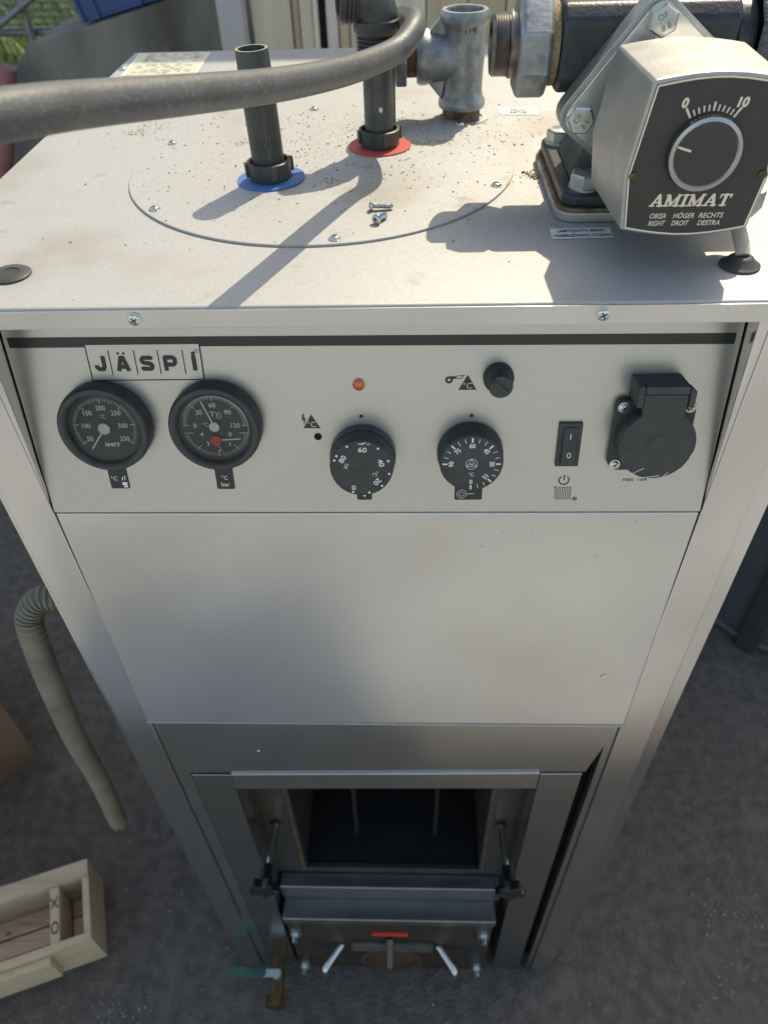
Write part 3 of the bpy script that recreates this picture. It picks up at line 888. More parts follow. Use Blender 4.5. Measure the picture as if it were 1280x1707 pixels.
for k in range(16):
    a, a2 = 2 * math.pi * k / 16, 2 * math.pi * (k + 1) / 16
    b.sheet(bar((0.0011 * math.cos(a), -0.0062 + 0.0019 * math.sin(a)), (0.0011 * math.cos(a2), -0.0062 + 0.0019 * math.sin(a2)), 0.0005), 0.0051 + 1e-5 * (k % 2))
b.build('rocker_print', WHITE, sw_o)
# power and radiator symbols
b = MB(PM)
cx, cy = 0.1337, 0.0273 + dv
for k in range(20):
    a, a2 = rad(125) + rad(290) * k / 20, rad(125) + rad(290) * (k + 1) / 20
    b.sheet(bar((cx + .0034 * math.cos(a), cy + .0034 * math.sin(a)), (cx + .0034 * math.cos(a2), cy + .0034 * math.sin(a2)), 0.0009), 0.0002 + 1e-5 * (k % 2))
b.sheet(bar((cx, cy), (cx, cy + 0.0042), 0.0009), 0.00024)
b.build('power_symbol', FOIL_DK, panel)
b = MB(PM)
y0, y1 = 0.0125 + dv, 0.0212 + dv
pts = []
x = 0.1285
for k in range(5):
    pts += [(x, y0)] if k == 0 else []
    pts += circ(0.0006, 4, (x + 0.0006, y1), math.pi, 0, True) + circ(0.0006, 4, (x + 0.0018, y0), math.pi, 2 * math.pi, True)
    x += 0.0024
for i in range(len(pts) - 1): b.sheet(bar(pts[i], pts[i + 1], 0.0004), 0.0002 + 1e-5 * (i % 3))
b.sheet(bar((0.1270, y1 + .0006), (0.1288, y1 + .0006), 0.0004), 0.00024)
for k in range(14):
    a, a2 = 2 * math.pi * k / 14, 2 * math.pi * (k + 1) / 14
    b.sheet(bar((0.1427 + .0014 * math.cos(a), y0 - .0002 + .0014 * math.sin(a)), (0.1427 + .0014 * math.cos(a2), y0 - .0002 + .0014 * math.sin(a2)), 0.0004), 0.0002 + 1e-5 * (k % 2))
b.sheet([(0.1420, y0 - .001), (0.1438, y0 - .0002), (0.1420, y0 + .0006)], 0.00024)
b.build('radiator_symbol', FOIL_DK, panel)
b = MB(PM)
b.text('max. 10A', 0.0030, (0.1738, 0.0280 + dv), Matrix(), align='L', shear=0.2, h=0.0002, sx=1.0)
b.build('socket_lettering', FOIL_DK, panel)

# panel socket with hinged lid
SK = PM @ Matrix.Translation((0.1859, 0.0640 + dv, 0))
b = MB(SK); b.prism(rrect(-0.0255, -0.0255, 0.0255, 0.0255, 0.0055), 0, 0.0065); sk = b.build('power_socket', BLACK_MATT, boiler, bevel=0.0008)
b = MB(SK); b.lathe([(0.0235, 0.0066), (0.0235, 0.0158), (0, 0.0158)], 48); b.build('socket_collar', BLACK_MATT, sk)
b = MB(SK)
hub = circ(0.0243, 40, (0, 0), rad(122), rad(418), True)
poly = hub + [(0.0136, 0.0238), (0.0136, 0.0350), (-0.0136, 0.0350), (-0.0136, 0.0238)]
b.prism(poly, 0.0160, 0.0205); b.build('socket_lid', BLACK, sk, bevel=0.0009)
b = MB(SK)
b.prism([(-0.0175, 0.0262), (0.0175, 0.0262), (0.0175, 0.0365), (0.013, 0.0410), (-0.0175, 0.0410)], 0.0002, 0.0155)
b.prism([(-0.0178, 0.0265), (-0.0139, 0.0265), (-0.0139, 0.0406), (-0.0178, 0.0406)], 0.0156, 0.0215)
b.prism([(0.0139, 0.0265), (0.0178, 0.0265), (0.0178, 0.0372), (0.0139, 0.0406)], 0.0156, 0.0215)
b.box((-0.0136, 0.0353, 0.0156), (0.0136, 0.0406, 0.0212))
b.build('hinge_block', BLACK_MATT, sk, bevel=0.0007)
b = MB(SK)
b.sheet([(-0.0090, -0.0020), (0.0060, -0.0020), (0.0010, 0.0085)], 0.0207); b.build('embossed_triangle', BLACK_MATT, sk)
b = MB(SK)
for k, (x, y, l, a) in enumerate([(-0.010, -0.0185, 0.009, 0.5), (-0.002, -0.0228, 0.014, 0.13), (0.008, -0.0215, 0.006, 0.9), (0.0205, -0.0120, 0.005, 1.1), (0.0225, -0.0070, 0.004, 1.2)]):
    c, s_ = math.cos(a) * l / 2, math.sin(a) * l / 2
    b.sheet(bar((x - c, y - s_), (x + c, y + s_), 0.0004), 0.0207 + 1e-5 * k)
b.build('scratch', mat('scratch_white', (0.7, 0.7, 0.68), 0.5), sk)
for (x, y) in ((-0.0213, 0.0205), (0.0213, 0.0205), (-0.0213, -0.0210), (0.0213, -0.0210)):
    b = MB(); screw_head(b, SK @ Matrix.Translation((x, y, 0.0066)), 0.0029, 0.0016); b.build('socket_screw', [ZINC, FOIL_DK], sk)

# --- middle panel
b = MB()
b.put([(-0.2325, -0.0050, 0.8265), (0.2325, -0.0050, 0.8265), (0.2322, 0.02, 0.8265), (-0.2322, 0.02, 0.8265), (-0.2325, 0.0012, 1.1042), (0.2325, 0.0012, 1.1042), (0.2322, 0.02, 1.1042), (-0.2322, 0.02, 1.1042)],
      [(0, 3, 2, 1), (4, 5, 6, 7), (0, 1, 5, 4), (1, 2, 6, 5), (2, 3, 7, 6), (3, 0, 4, 7)])
b.build('front_panel', FRONT, boiler, bevel=0.0013, seg=3)
b = MB(); b.box((-0.2323, -0.0064, 0.8252), (0.2323, -0.0040, 0.8263)); b.build('panel_lip', SILVER, boiler, bevel=0.0003)
# --- lower surround (U shape round the door recess)
b = MB()
vert_prism([(-0.2324, 0.005), (-0.2168, 0.005), (-0.2168, 0.7015), (0.2150, 0.7140), (0.2250, 0.768), (0.2250, 0.005), (0.2324, 0.005), (0.2324, 0.8252), (-0.2324, 0.8252)], 0.0035, 0.015, b)
b.v = [V3((v.x, v.y + (0.80 - v.z) * 0.012 if v.z > 0.69 else v.y + 0.0013, v.z)) for v in b.v]
b.build('lower_panel', SILVER, boiler, bevel=0.0008)
b = MB(); vert_prism([(-0.2162, 0.006), (-0.1715, 0.006), (-0.1715, 0.6990), (-0.2162, 0.6985)], 0.0038, 0.03, b); b.build('door_jamb', JAMB, boiler, bevel=0.0012)
b = MB(); vert_prism([(0.1670, 0.006), (0.2120, 0.006), (0.2120, 0.7120), (0.1670, 0.7105)], 0.0032, 0.03, b); b.build('door_jamb', JAMB, boiler, bevel=0.0012)
b = MB(); b.box((0.2085, 0.031, 0.006), (0.2325, 0.036, 0.80)); b.build('slot_shadow_plate', SOOT_SHADE, boiler)  # black sheet set in to give the darkness inside the slot
b = MB(); vert_prism([(-0.1712, 0.6690), (0.1665, 0.6780), (0.1665, 0.7145), (-0.1712, 0.7032)], 0.0022, 0.0165, b); b.build('door_cap_strip', SILVER, boiler, bevel=0.0015)
# recess walls and hatch plate with hole
b = MB()
b.box((-0.1740, 0.0303, 0.02), (-0.1715, 0.045, 0.70)); b.box((0.1670, 0.0303, 0.02), (0.1695, 0.045, 0.70)); b.box((-0.1715, 0.016, 0.701), (0.167, 0.045, 0.7035))
b.build('recess_wall', STEEL_DK, boiler)
hx, hz0, hz1 = 0.127, 0.332, 0.65
b = MB()
for a, c in (((-0.174, hz0), (-hx, 0.70)), ((hx, hz0), (0.1695, 0.70)), ((-0.174, 0.02), (0.1695, hz0)), ((-hx, hz1), (hx, 0.70))):
    b.box((a[0], 0.0455, a[1]), (c[0], 0.052, c[1]))
b.build('hatch_plate', STEEL_DK, boiler)
b = MB()
b.box((-hx - .004, 0.053, hz0 - .006), (hx + .004, 0.36, hz0 - .001)); b.box((-hx - .006, 0.053, hz0), (-hx - .001, 0.36, 0.69)); b.box((hx + .001, 0.053, hz0), (hx + .006, 0.36, 0.69))
b.box((-hx, 0.355, hz0), (hx, 0.36, 0.69)); b.box((-hx, 0.053, 0.685), (hx, 0.354, 0.69))
b.build('fire_chamber', SOOT_SHADE, boiler)
for x in (-0.0515, 0.0635):
    b = MB(); b.tube([(x, 0.085, 0.684), (x, 0.085, 0.50), (x - 0.001, 0.082, 0.37)], 0.0035, 8); b.build('grate_rod', mat('sooty_rod', (0.05, 0.05, 0.05), 0.4, 0.8), boiler)
for xs in (-hx - 0.006, hx + 0.001):
    b = MB(); b.box((xs, 0.0425, hz0), (xs + 0.005, 0.0453, 0.68)); b.build('seal_edge', mat('old_seal', (0.060, 0.046, 0.028), 0.9, 0, var=0.4, var_scale=60), boiler)
# ledges and burner plate
b = MB(); b.box((-0.168, 0.0237, 0.268), (0.160, 0.0453, 0.312)); b.build('sill', SILL, boiler, bevel=0.002, seg=3)
b = MB(); b.box((-0.1655, -0.006, 0.246), (0.1535, 0.0450, 0.2665)); b.build('sill', SILL, boiler, bevel=0.002, seg=3)
b = MB(); b.box((-0.165, 0.0005, 0.012), (0.152, 0.0300, 0.2455)); bp = b.build('burner_plate', mat('dark_burner_plate', (0.055, 0.052, 0.048), 0.5, 0.5, var=0.3, var_scale=30, col2=(0.09, 0.05, 0.03), mix_scale=20), boiler, bevel=0.001)
for x, z in ((-0.153, 0.196), (0.139, 0.203), (-0.155, 0.028), (0.138, 0.034)):
    b = MB(); M = frame((x, 0.0002, z), (1, 0, 0), (0, 0, 1)); hex_bolt(b, M, 0.0085, 0.008); b.cyl(M @ V3((0, 0, .009)), M @ V3((0, 0, .018)), 0.0045, n=10); b.build('plate_bolt', ZINC, bp)
b = MB(); b.box((-0.034, -0.0012, 0.180), (0.022, 0.0003, 0.194)); b.build('red_label', mat('red_label', (0.60, 0.05, 0.03), 0.5), bp)
b = MB(); b.box((-0.068, -0.006, 0.118), (0.062, 0.0003, 0.150)); b.build('air_slide', mat('worn_slide', (0.16, 0.15, 0.13), 0.5, 0.6, var=.3, var_scale=40), bp, bevel=0.001)
b = MB(frame((-0.006, 0.0003, 0.075), (1, 0, 0), (0, 0, 1))); b.lathe([(0.052, 0), (0.052, 0.006), (0.044, 0.008), (0.042, 0.003), (0, 0.003)], 32); b.build('burner_port', mat('rusty_port', (0.07, 0.035, 0.025), 0.8, 0.2), bp)
b = MB(); b.tube([(-0.006, -0.002, 0.172), (-0.006, -0.036, 0.150)], 0.0055, 10); b.build('latch_pin', STEEL_DK, bp)
for x, d in ((-0.0888, -1), (0.0754, 1)):
    b = MB(); b.tube(spline([(x - d * 0.004, -0.001, 0.135), (x, -0.006, 0.1345), (x + d * 0.018, -0.030, 0.128), (x + d * 0.021, -0.036, 0.121), (x + d * 0.021, -0.036, 0.105)], 5), 0.0055, 10); b.build('handle_hook', STEEL, bp)
# door clamps: rod and star knob
for x, z in ((-0.154, 0.484), (0.1465, 0.489)):
    b = MB(); b.tube([(x, 0.0458, z), (x - 0.002 * (1 if x < 0 else -1), -0.026, z)], 0.0042, 10); rod = b.build('clamp_rod', STEEL, boiler)
    b = MB(frame((x * 1.03, -0.022, z), (1, 0, 0), (0, 0, 1)))
    star = []
    for i in range(40):
        a = 2 * math.pi * i / 40; r = 0.0165 + 0.0035 * math.cos(5 * a + 1.2)
        star.append((r * math.cos(a), r * math.sin(a)))
    b.prism(star, 0.010, 0.022); b.lathe([(0.0075, -0.012), (0.0085, 0.0098), (0, 0.0098)], 16)
    b.build('star_knob', mat('glossy_black', (0.012, 0.012, 0.012), 0.2), rod, bevel=0.002)
    b = MB(); b.lathe([(0.008, 0), (0.008, 0.004), (0, 0.004)], 6, frame((x, 0.0452, z), (1, 0, 0), (0, 0, 1))); b.build('rod_nut', BRASS, rod)
# drain valve
b = MB(); b.tube([(-0.195, 0.010, 0.06), (-0.195, -0.012, 0.06), (-0.1935, -0.066, 0.057)], 0.0115, 14); b.lathe([(0.0165, 0), (0.0165, 0.018), (0, 0.018)], 6, frame((-0.194, -0.056, 0.058), (1, 0, 0), (0, 0, 1)))
dvv = b.build('drain_valve', BRASS, boiler)
b = MB(); b.cyl((-0.1945, -0.030, 0.066), (-0.1945, -0.030, 0.079), 0.008, n=14); b.box((-0.226, -0.036, 0.0792), (-0.188, -0.024, 0.0822)); b.build('valve_stem', ZINC, dvv, bevel=0.0005)
b = MB(); b.prism(rrect(-0.276, -0.0365, -0.212, -0.0215, 0.006), 0.0775, 0.0865); b.build('valve_lever', GREEN, dvv, bevel=0.002)
# small chips
for k, (x, z, r) in enumerate(((-0.1333, 0.7533, 0.0017), (0.1991, 0.9066, 0.0022), (0.197, 0.9050, 0.0012))):
    y = 0.0040 if z < 0.8265 else -0.0050 + (z - 0.8265) * 0.0223 - 0.0004
    b = MB()
    b.sheet([(x + r * math.cos(a) * rnd.uniform(.6, 1.2), z + r * math.sin(a) * rnd.uniform(.6, 1.2)) for a in [i * 0.785 for i in range(8)]], -y, M_xz)
    b.build('paint_chip', mat('chip', (0.7, 0.64, 0.5), 0.7), boiler)
b = MB()
for k in range(22):
    x, z, l, a = rnd.uniform(-0.2, 0.2), rnd.uniform(0.86, 1.10) if k % 2 else rnd.uniform(1.06, 1.10), rnd.uniform(0.0006, 0.003), rnd.uniform(-0.3, 1.2)
    b.sheet(bar((x, z), (x + l * math.cos(a), z + l * math.sin(a)), 0.00022), 0.0050 - (z - 0.8265) * 0.0223 + 0.0003 + 1e-6 * k, M_xz)
b.build('scuff', mat('scuff', (0.24, 0.235, 0.22), 0.5, 0.5), boiler, kind='stuff')

# --- lid furniture
CX, CY = -0.0405, 0.2202
b = MB(Matrix.Translation((CX, CY, H))); b.lathe([(0.1475, 0.00015), (0.1475, 0.0014), (0.1471, 0.0017), (0, 0.0017)], 96); cover = b.build('round_cover', LID, boiler, smooth=30)
HC = H + 0.0017
for i in range(6):
    a = 0.1389 + i * math.pi / 3
    b = MB(); screw_head(b, Matrix.Translation((CX + 0.1406 * math.sin(a), CY - 0.1406 * math.cos(a), HC)), 0.0034, 0.0022); b.build('cover_screw', [ZINC, FOIL_DK], cover)
b = MB(); screw_head(b, Matrix.Translation((-0.284, 0.5252, H + 0.0002)), 0.0040, 0.0022); b.build('lid_screw', [ZINC, FOIL_DK], boiler)
b = MB(Matrix.Translation((-0.2175, 0.0392, H))); b.lathe([(0.0125, 0.0001), (0.0125, 0.0012), (0.0110, 0.0022), (0.0060, 0.0024), (0.0055, 0.0017), (0, 0.0017)], 36); b.build('hole_plug', BLACK_MATT, boiler)
# nameplate
NP = [(-0.2783, 0.4958), (-0.1974, 0.4915), (-0.2006, 0.5915), (-0.2843, 0.5945)]
b = MB(); b.sheet(NP, H + 0.0005); npl = b.build('nameplate', PLATE_RIM, boiler)
c0 = V3((sum(p[0] for p in NP) / 4, sum(p[1] for p in NP) / 4))
b = MB(); b.sheet([(c0.x + (p[0] - c0.x) * .93, c0.y + (p[1] - c0.y) * .94) for p in NP], H + 0.0008); b.build('nameplate_field', PLATE, npl)
b = MB()
for k in range(13):
    y = 0.507 + k * 0.0064
    x = -0.270
    while x < -0.21:
        w = rnd.uniform(0.003, 0.012)
        if rnd.random() < (0.75 if k not in (2, 6) else 0.3): b.sheet([(x, y), (min(x + w, -.207), y), (min(x + w, -.207), y + .0018), (x, y + .0018)], H + 0.0010)
        x += w + rnd.uniform(0.001, 0.006)
b.text('CE', 0.006, (-0.236, 0.5035), Matrix(), h=H + 0.0011)
b.build('nameplate_print', GREYPRINT, npl)


def lid_label(corners, lines, cap, tilt):
    b = MB(); b.sheet(corners[::-1], H + 0.0004); lb = b.build('lid_label', STICKER, boiler)
    c = V3((sum(p[0] for p in corners) / 4, sum(p[1] for p in corners) / 4))
    b = MB()
    for i, (t, w) in enumerate(lines):
        b.text(t, cap, (c.x, c.y + (0.5 - i) * cap * 1.75), Matrix(), rot=tilt, h=H + 0.0006, width=w, bold=0.02)
    b.build('label_print', FOIL_DK, lb)


lid_label([(0.1073, 0.3574), (0.1410, 0.3550), (0.1418, 0.3356), (0.1072, 0.3379)], (('PALUU', 0.013), ('RETUR', 0.015)), 0.0040, -0.06)
lid_label([(0.1182, 0.0945), (0.1567, 0.0959), (0.1572, 0.0803), (0.1180, 0.0790)], (('LÄMPÖJOHTO MENO', 0.0305), ('VÄRMELEDNING UTGÅNG', 0.0375)), 0.0040, 0.025)

# sensor cable through a grommet
GC = (0.2223, 0.0393)
b = MB(Matrix.Translation((GC[0], GC[1], H))); b.lathe([(0.0118, 0.0001), (0.0116, 0.0014), (0.0090, 0.0026), (0.0070, 0.0052), (0.0050, 0.0066), (0, 0.0066)], 36); b.build('grommet', BLACK_MATT, boiler)

# ------------------------------------------------------------------ pipes
def collar_nut(M, parent):
    """threaded collar with four lugs"""
    b = MB(M)
    b.lathe([(0.0125, 0.0012), (0.0150, 0.0012), (0.0158, 0.004), (0.0165, 0.0135), (0.0158, 0.0140), (0.0142, 0.0140), (0.0138, 0.0120), (0.0142, 0.0110), (0.0136, 0.0095), (0.0125, 0.0090)], 36)
    for k in range(4):
        a = rad(20 + 90 * k)
        b.box((0.0150, -0.0022, 0.0045), (0.0180, 0.0022, 0.0138), Matrix.Rotation(a, 4, 'Z'))
    return b.build('collar_nut', PIPE, parent)


bx, by = -0.0765, 0.188
bpipe = thing('blue_ring_pipe', 'short dark open-ended pipe standing in a blue plastic ring', 'pipe', (bx, by, HC))
Mb = Matrix.Translation((bx, by, HC)) @ Matrix.Rotation(rad(-1.5), 4, 'Y')
b = MB(Mb); b.lathe([(0.0253, 0.0), (0.0253, 0.0011), (0, 0.0011)], 48); b.build('blue_ring', BLUE_RING, bpipe)
collar_nut(Mb, bpipe)
b = MB(Mb); b.lathe([(0.0095, 0.0012), (0.0118, 0.0012), (0.0118, 0.066), (0.0122, 0.067), (0.0122, 0.0705), (0.0116, 0.0715), (0.0112, 0.0845), (0.0110, 0.0852), (0.0092, 0.0852), (0.0090, 0.0840), (0.0090, 0.0015)], 40, closed=True); b.build('pipe_tube', PIPE, bpipe)
b = MB(Mb); b.lathe([(0.0109, 0.0854), (0.0093, 0.0854)], 40); b.build('cut_edge', mat('cut_edge', (0.36, 0.31, 0.22), 0.6), bpipe)
b = MB(Mb)
for k, (a0, z0, z1) in enumerate(((-112, 0.064, 0.052), (-104, 0.062, 0.016), (-84, 0.066, 0.060), (-78, 0.062, 0.030), (-74, 0.046, 0.013), (-66, 0.034, 0.012))):
    a, z, pts = rad(a0), z0, []
    while z > z1:
        pts.append((0.01190 * math.cos(a), 0.01190 * math.sin(a), z)); z -= 0.0022; a += rad(rnd.uniform(-4.0, 5.0))
    if len(pts) > 2: b.tube(pts, 0.00020, 5)
b.build('drip_mark', mat('lime_drip', (0.15, 0.148, 0.14), 0.7), bpipe)

rx, ry_ = 0.003, 0.2565
rpipe = thing('red_ring_pipe', 'upright grey pipe with threaded elbow standing in a red plastic ring', 'pipe', (rx, ry_, HC))
Mr = Matrix.Translation((rx, ry_, HC))
b = MB(Mr); b.lathe([(0.0253, 0.0), (0.0253, 0.0011), (0, 0.0011)], 48); b.build('red_ring', RED_RING, rpipe)
collar_nut(Mr, rpipe)
b = MB(Mr); b.lathe([(0.0, 0.0012), (0.0116, 0.0012), (0.0116, 0.064), (0, 0.064)], 40); b.build('pipe_tube', PIPE2, rpipe)
b = MB(Mr)
prof = [(0.0116, 0.0635)]
for k in range(5): prof += [(0.0140, 0.0640 + 0.0028 * k), (0.0152, 0.0647 + 0.0028 * k), (0.0152, 0.0657 + 0.0028 * k), (0.0140, 0.0664 + 0.0028 * k)]
prof += [(0.0140, 0.0785), (0.0146, 0.0790), (0, 0.0790)]
b.lathe(prof, 40); b.build('seal_rings', BLACK, rpipe)
ed = V3((-0.97, -0.22, 0.05)).normalized()
c0 = V3((rx, ry_, HC))
pth = [c0 + V3((0, 0, 0.0792)), c0 + V3((0, 0, 0.084)), c0 + V3((0, 0, 0.089))]
for k in range(1, 9):
    t = rad(90 * k / 8)
    pth.append(c0 + V3((0, 0, 0.089)) + V3((0, 0, 1)) * (0.012 * math.sin(t)) + ed * (0.012 * (1 - math.cos(t))))
pth.append(pth[-1] + ed * 0.002)
b = MB(); b.tube(pth, 0.0158, 28); b.lathe([(0.0160, 0.0), (0.0172, 0.002), (0.0172, 0.008), (0.0160, 0.0092)], 28, Matrix.Translation(c0 + V3((0, 0, 0.0795)))); b.build('elbow', PIPE, rpipe)
e0 = pth[-1]
prof = [(0.0125, 0), (0.0150, 0.0)]
for k in range(4): prof += [(0.0150, 0.0006 + .0030 * k), (0.0166, 0.0012 + .0030 * k), (0.0166, 0.0022 + .0030 * k), (0.0150, 0.0028 + .0030 * k)]
prof += [(0.0150, 0.0135), (0.0110, 0.0135), (0.0105, 0.004), (0, 0.004)]
b = MB(along(e0, e0 + ed)); b.lathe(prof, 36); b.build('threaded_end', PIPE, rpipe)
b = MB(Mr @ Matrix.Rotation(rad(-80), 4, 'Z'))
b.sheet([(-0.0012, -0.0016), (0.0010, -0.0018), (0.0014, 0.0004), (0.0002, 0.0020), (-0.0014, 0.0012)], 0.0, Matrix.Translation((0.0119, 0.0, 0.030)) @ Matrix.Rotation(rad(90), 4, 'Y') @ Matrix.Rotation(rad(90), 4, 'Z')); b.build('paint_fleck', CREAM_PL, rpipe)

# black hose
hp = [(-0.78, -0.72, 0.02), (-0.72, -0.76, 0.50), (-0.50, -0.72, 1.10), (-0.27, -0.48, 1.42), (-0.160, -0.24, 1.4235), (-0.1108, -0.1151, 1.4025), (-0.0966, -0.0704, 1.3938), (-0.0757, -0.0173, 1.3825), (-0.0469, 0.0555, 1.3676), (-0.0240, 0.1125, 1.3580), (-0.0048, 0.1610, 1.3516), (0.0125, 0.2020, 1.3490), (0.0222, 0.2180, 1.3510),
      (0.0296, 0.2350, 1.3565), (0.0310, 0.2530, 1.3580), (0.0275, 0.2750, 1.3565), (0.0200, 0.2950, 1.3520), (0.0110, 0.3050, 1.3400), (0.0075, 0.3060, 1.3150), (0.0070, 0.3060, HC + 0.0003)]
b = MB(); b.tube(spline(hp, 9), 0.0084, 20)
tag(b.build('rubber_hose', HOSE), 'worn grey-black rubber hose arching across in front of the two pipes', 'hose')

# tee fitting
tx, ty = 0.0725, 0.3335
tee = thing('tee_fitting', 'galvanised threaded tee fitting standing open upwards on the lid', 'pipe fitting', (tx, ty, H))
Mt = Matrix.Translation((tx, ty, H))
b = MB(Mt); b.lathe([(0.024, 0.0002), (0.024, 0.0008), (0.0185, 0.0010)], 36); b.build('hole_rim', LID, tee)
b = MB(Mt); b.lathe([(0.0165, 0.0003), (0.0165, 0.0018), (0.0158, 0.003), (0.0165, 0.004), (0.0158, 0.005), (0.0165, 0.006), (0.0158, 0.007), (0.0165, 0.011), (0, 0.011)], 32); b.build('nipple', RUST, tee)
b = MB(Mt)
b.lathe([(0.0160, 0.009), (0.0196, 0.0095), (0.0203, 0.012), (0.0198, 0.0155), (0.0178, 0.018), (0.0170, 0.024), (0.0172, 0.035), (0.0178, 0.046), (0.0172, 0.060), (0.0176, 0.070), (0.0198, 0.0725), (0.0204, 0.076), (0.0200, 0.0795), (0.0188, 0.0812), (0.0155, 0.0812), (0.0148, 0.0795), (0.0152, 0.078), (0.0146, 0.0765), (0.0150, 0.075), (0.0146, 0.0735), (0.0140, 0.050), (0, 0.050)], 48)
ta = H + 0.0475
b.M = Matrix()
b.lathe([(0.0172, 0.0), (0.0178, 0.012), (0.0184, 0.020), (0.0196, 0.0285), (0.0206, 0.030), (0.0210, 0.034), (0.0206, 0.0375), (0.0190, 0.0392), (0.0150, 0.0392), (0, 0.0392)], 40, along((tx, ty, ta), (tx - 1, ty, ta)))
for sz in (1, -1):      # webs in the crotches
    vert_prism([(tx - 0.0150, ta + sz * 0.012), (tx - 0.0310, ta + sz * 0.0165), (tx - 0.0180, ta + sz * 0.0310)][::sz], ty - 0.006, ty + 0.006, b)
b.build('tee_body', GALV, tee)
b = MB(); M = frame((tx + 0.001, ty - 0.0174, ta + 0.022), (1, 0, 0), (0, 0, 1)); b.text('1 1/4', 0.006, (0, 0), M, bold=0.01, h=0.0004); b.build('cast_mark', mat('cast_mark', (0.16, 0.165, 0.165), 0.5, 0.7), tee)
b = MB(); b.cyl((tx - 0.0390, ty, ta), (tx - 0.0475, ty, ta), 0.0150, n=28); b.build('branch_nipple', RUST, tee)
b = MB(); b.lathe([(0.0215, 0), (0.0225, 0.001), (0.0225, 0.0085), (0.0215, 0.0095), (0, 0.0095)], 6, along((tx - 0.0476, ty, ta), (tx - 1, ty, ta))); b.build('hex_plug', GALV, tee, smooth=20)

# ------------------------------------------------------------------ mixing valve with actuator
vx, vy, va = 0.184, 0.166, 1.361
valve = thing('mixing_valve', 'black cast mixing valve with a silver motor actuator bolted on the lid', 'valve', (vx, vy, H))
b = MB(Matrix.Translation((0, 0, H))); b.prism(rrect(0.1235, 0.1040, 0.2450, 0.2290, 0.012), 0.0002, 0.0065); b.build('adapter_plate', mat('stained_plate', (0.36, 0.35, 0.33), 0.45, 0.6, var=.2, var_scale=50, col2=(0.22, 0.11, 0.05), mix_scale=40, mix_lo=.55, mix_hi=.75), valve, bevel=0.0012)
b = MB(Matrix.Translation((0, 0, H))); b.prism(rrect(0.1250, 0.1055, 0.2435, 0.2275, 0.011), 0.0066, 0.0085); b.build('gasket', RUST, valve)
b = MB(Matrix.Translation((0, 0, H)))
ol = []
for (x, y) in ((0.241, 0.225), (0.1275, 0.225), (0.1275, 0.108), (0.241, 0.108)):
    pass
xa, xb, ya, yb = 0.1265, 0.2420, 0.1070, 0.2260
ol = rrect(xa, ya, xb, yb, 0.010)
b.prism(ol, 0.0086, 0.0170)
b.build('valve_flange', CAST_BLK, valve, bevel=0.0025, seg=3)
for (x, y) in ((0.1425, 0.1210), (0.1395, 0.2090), (0.2270, 0.1210), (0.2270, 0.2100)):
    b = MB(); hex_bolt(b, Matrix.Translation((x, y, H + 0.0171)) @ Matrix.Rotation(rad(12 + 40 * (y > .15)), 4, 'Z'), 0.0108, 0.0082); b.build('flange_bolt', ZINC, valve, smooth=20)
# column, flared at the foot
b = MB()
cs = [(0.0171, 0.050, 0.036), (0.026, 0.044, 0.030), (0.034, 0.041, 0.027), (0.075, 0.041, 0.026)]
vs, fs = [], []
for z, a, c in cs:
    ring = [(-a, -c + .006), (-a + .006, -c), (a - .006, -c), (a, -c + .006), (a, c - .006), (a - .006, c), (-a + .006, c), (-a, c - .006)]
    vs += [(vx + x, vy + y, H + z) for x, y in ring]
for j in range(len(cs) - 1):
    for i in range(8):
        k = (i + 1) % 8
        fs.append((j * 8 + i, j * 8 + k, (j + 1) * 8 + k, (j + 1) * 8 + i))
fs += [list(range(7, -1, -1)), list(range(24, 32))]
b.put(vs, fs); b.build('valve_column', CAST_BLK, valve, bevel=0.002)
# horizontal body: chamfered square section
b = MB(along((0.1195, vy, va), (1, vy, va), (0, 0, 1)))
a, c = 0.0245, 0.0165
sec = [(a, -c), (a, c), (c, a), (-c, a), (-a, c), (-a, -c), (-c, -a), (c, -a)]
b.prism(sec, 0.0, 0.1065); b.build('valve_body', CAST_BLK, valve, bevel=0.003, seg=3)
# left union
b = MB(); b.cyl((0.1194, vy, va), (0.1145, vy, va), 0.0235, n=32); b.build('flax_packing', FLAX, valve)
b = MB(along((0.1146, vy, va), (0, vy, va))); b.lathe([(0.0280, 0), (0.0305, 0.0022), (0.0305, 0.0175), (0.0280, 0.0200), (0.019, 0.0200)], 8, Matrix.Rotation(rad(22), 4, 'Z')); b.build('union_nut', GALV, valve, bevel=0.0012, smooth=20)
b = MB(along((0.0950, vy, va), (0, vy, va)))
prof = [(0.0190, 0), (0.0190, 0.0042), (0.0182, 0.0050)]
for k in range(6): prof += [(0.0172, 0.0055 + .0016 * k), (0.0180, 0.0062 + .0016 * k), (0.0172, 0.0069 + .0016 * k)]
prof += [(0.0165, 0.0160), (0.0125, 0.0160), (0.0120, 0.002), (0, 0.002)]
b.lathe(prof, 40); b.build('union_nipple', mat('greasy_thread', (0.24, 0.21, 0.19), 0.35, 0.8, var=.35, var_scale=70, col2=(0.14, 0.07, 0.04), mix_scale=50), valve)
# right union
b = MB(); b.cyl((0.2262, vy, va), (0.2365, vy, va), 0.0235, n=32); b.build('packing', CAST_BLK, valve)
b = MB(along((0.2366, vy, va), (1, vy, va))); b.lathe([(0.0320, 0), (0.0335, 0.0015), (0.0335, 0.030), (0.0300, 0.0320), (0, 0.0320)], 8, Matrix.Rotation(rad(20), 4, 'Z')); b.build('union_nut', CAST_GRAIN, valve, bevel=0.0015, smooth=20)
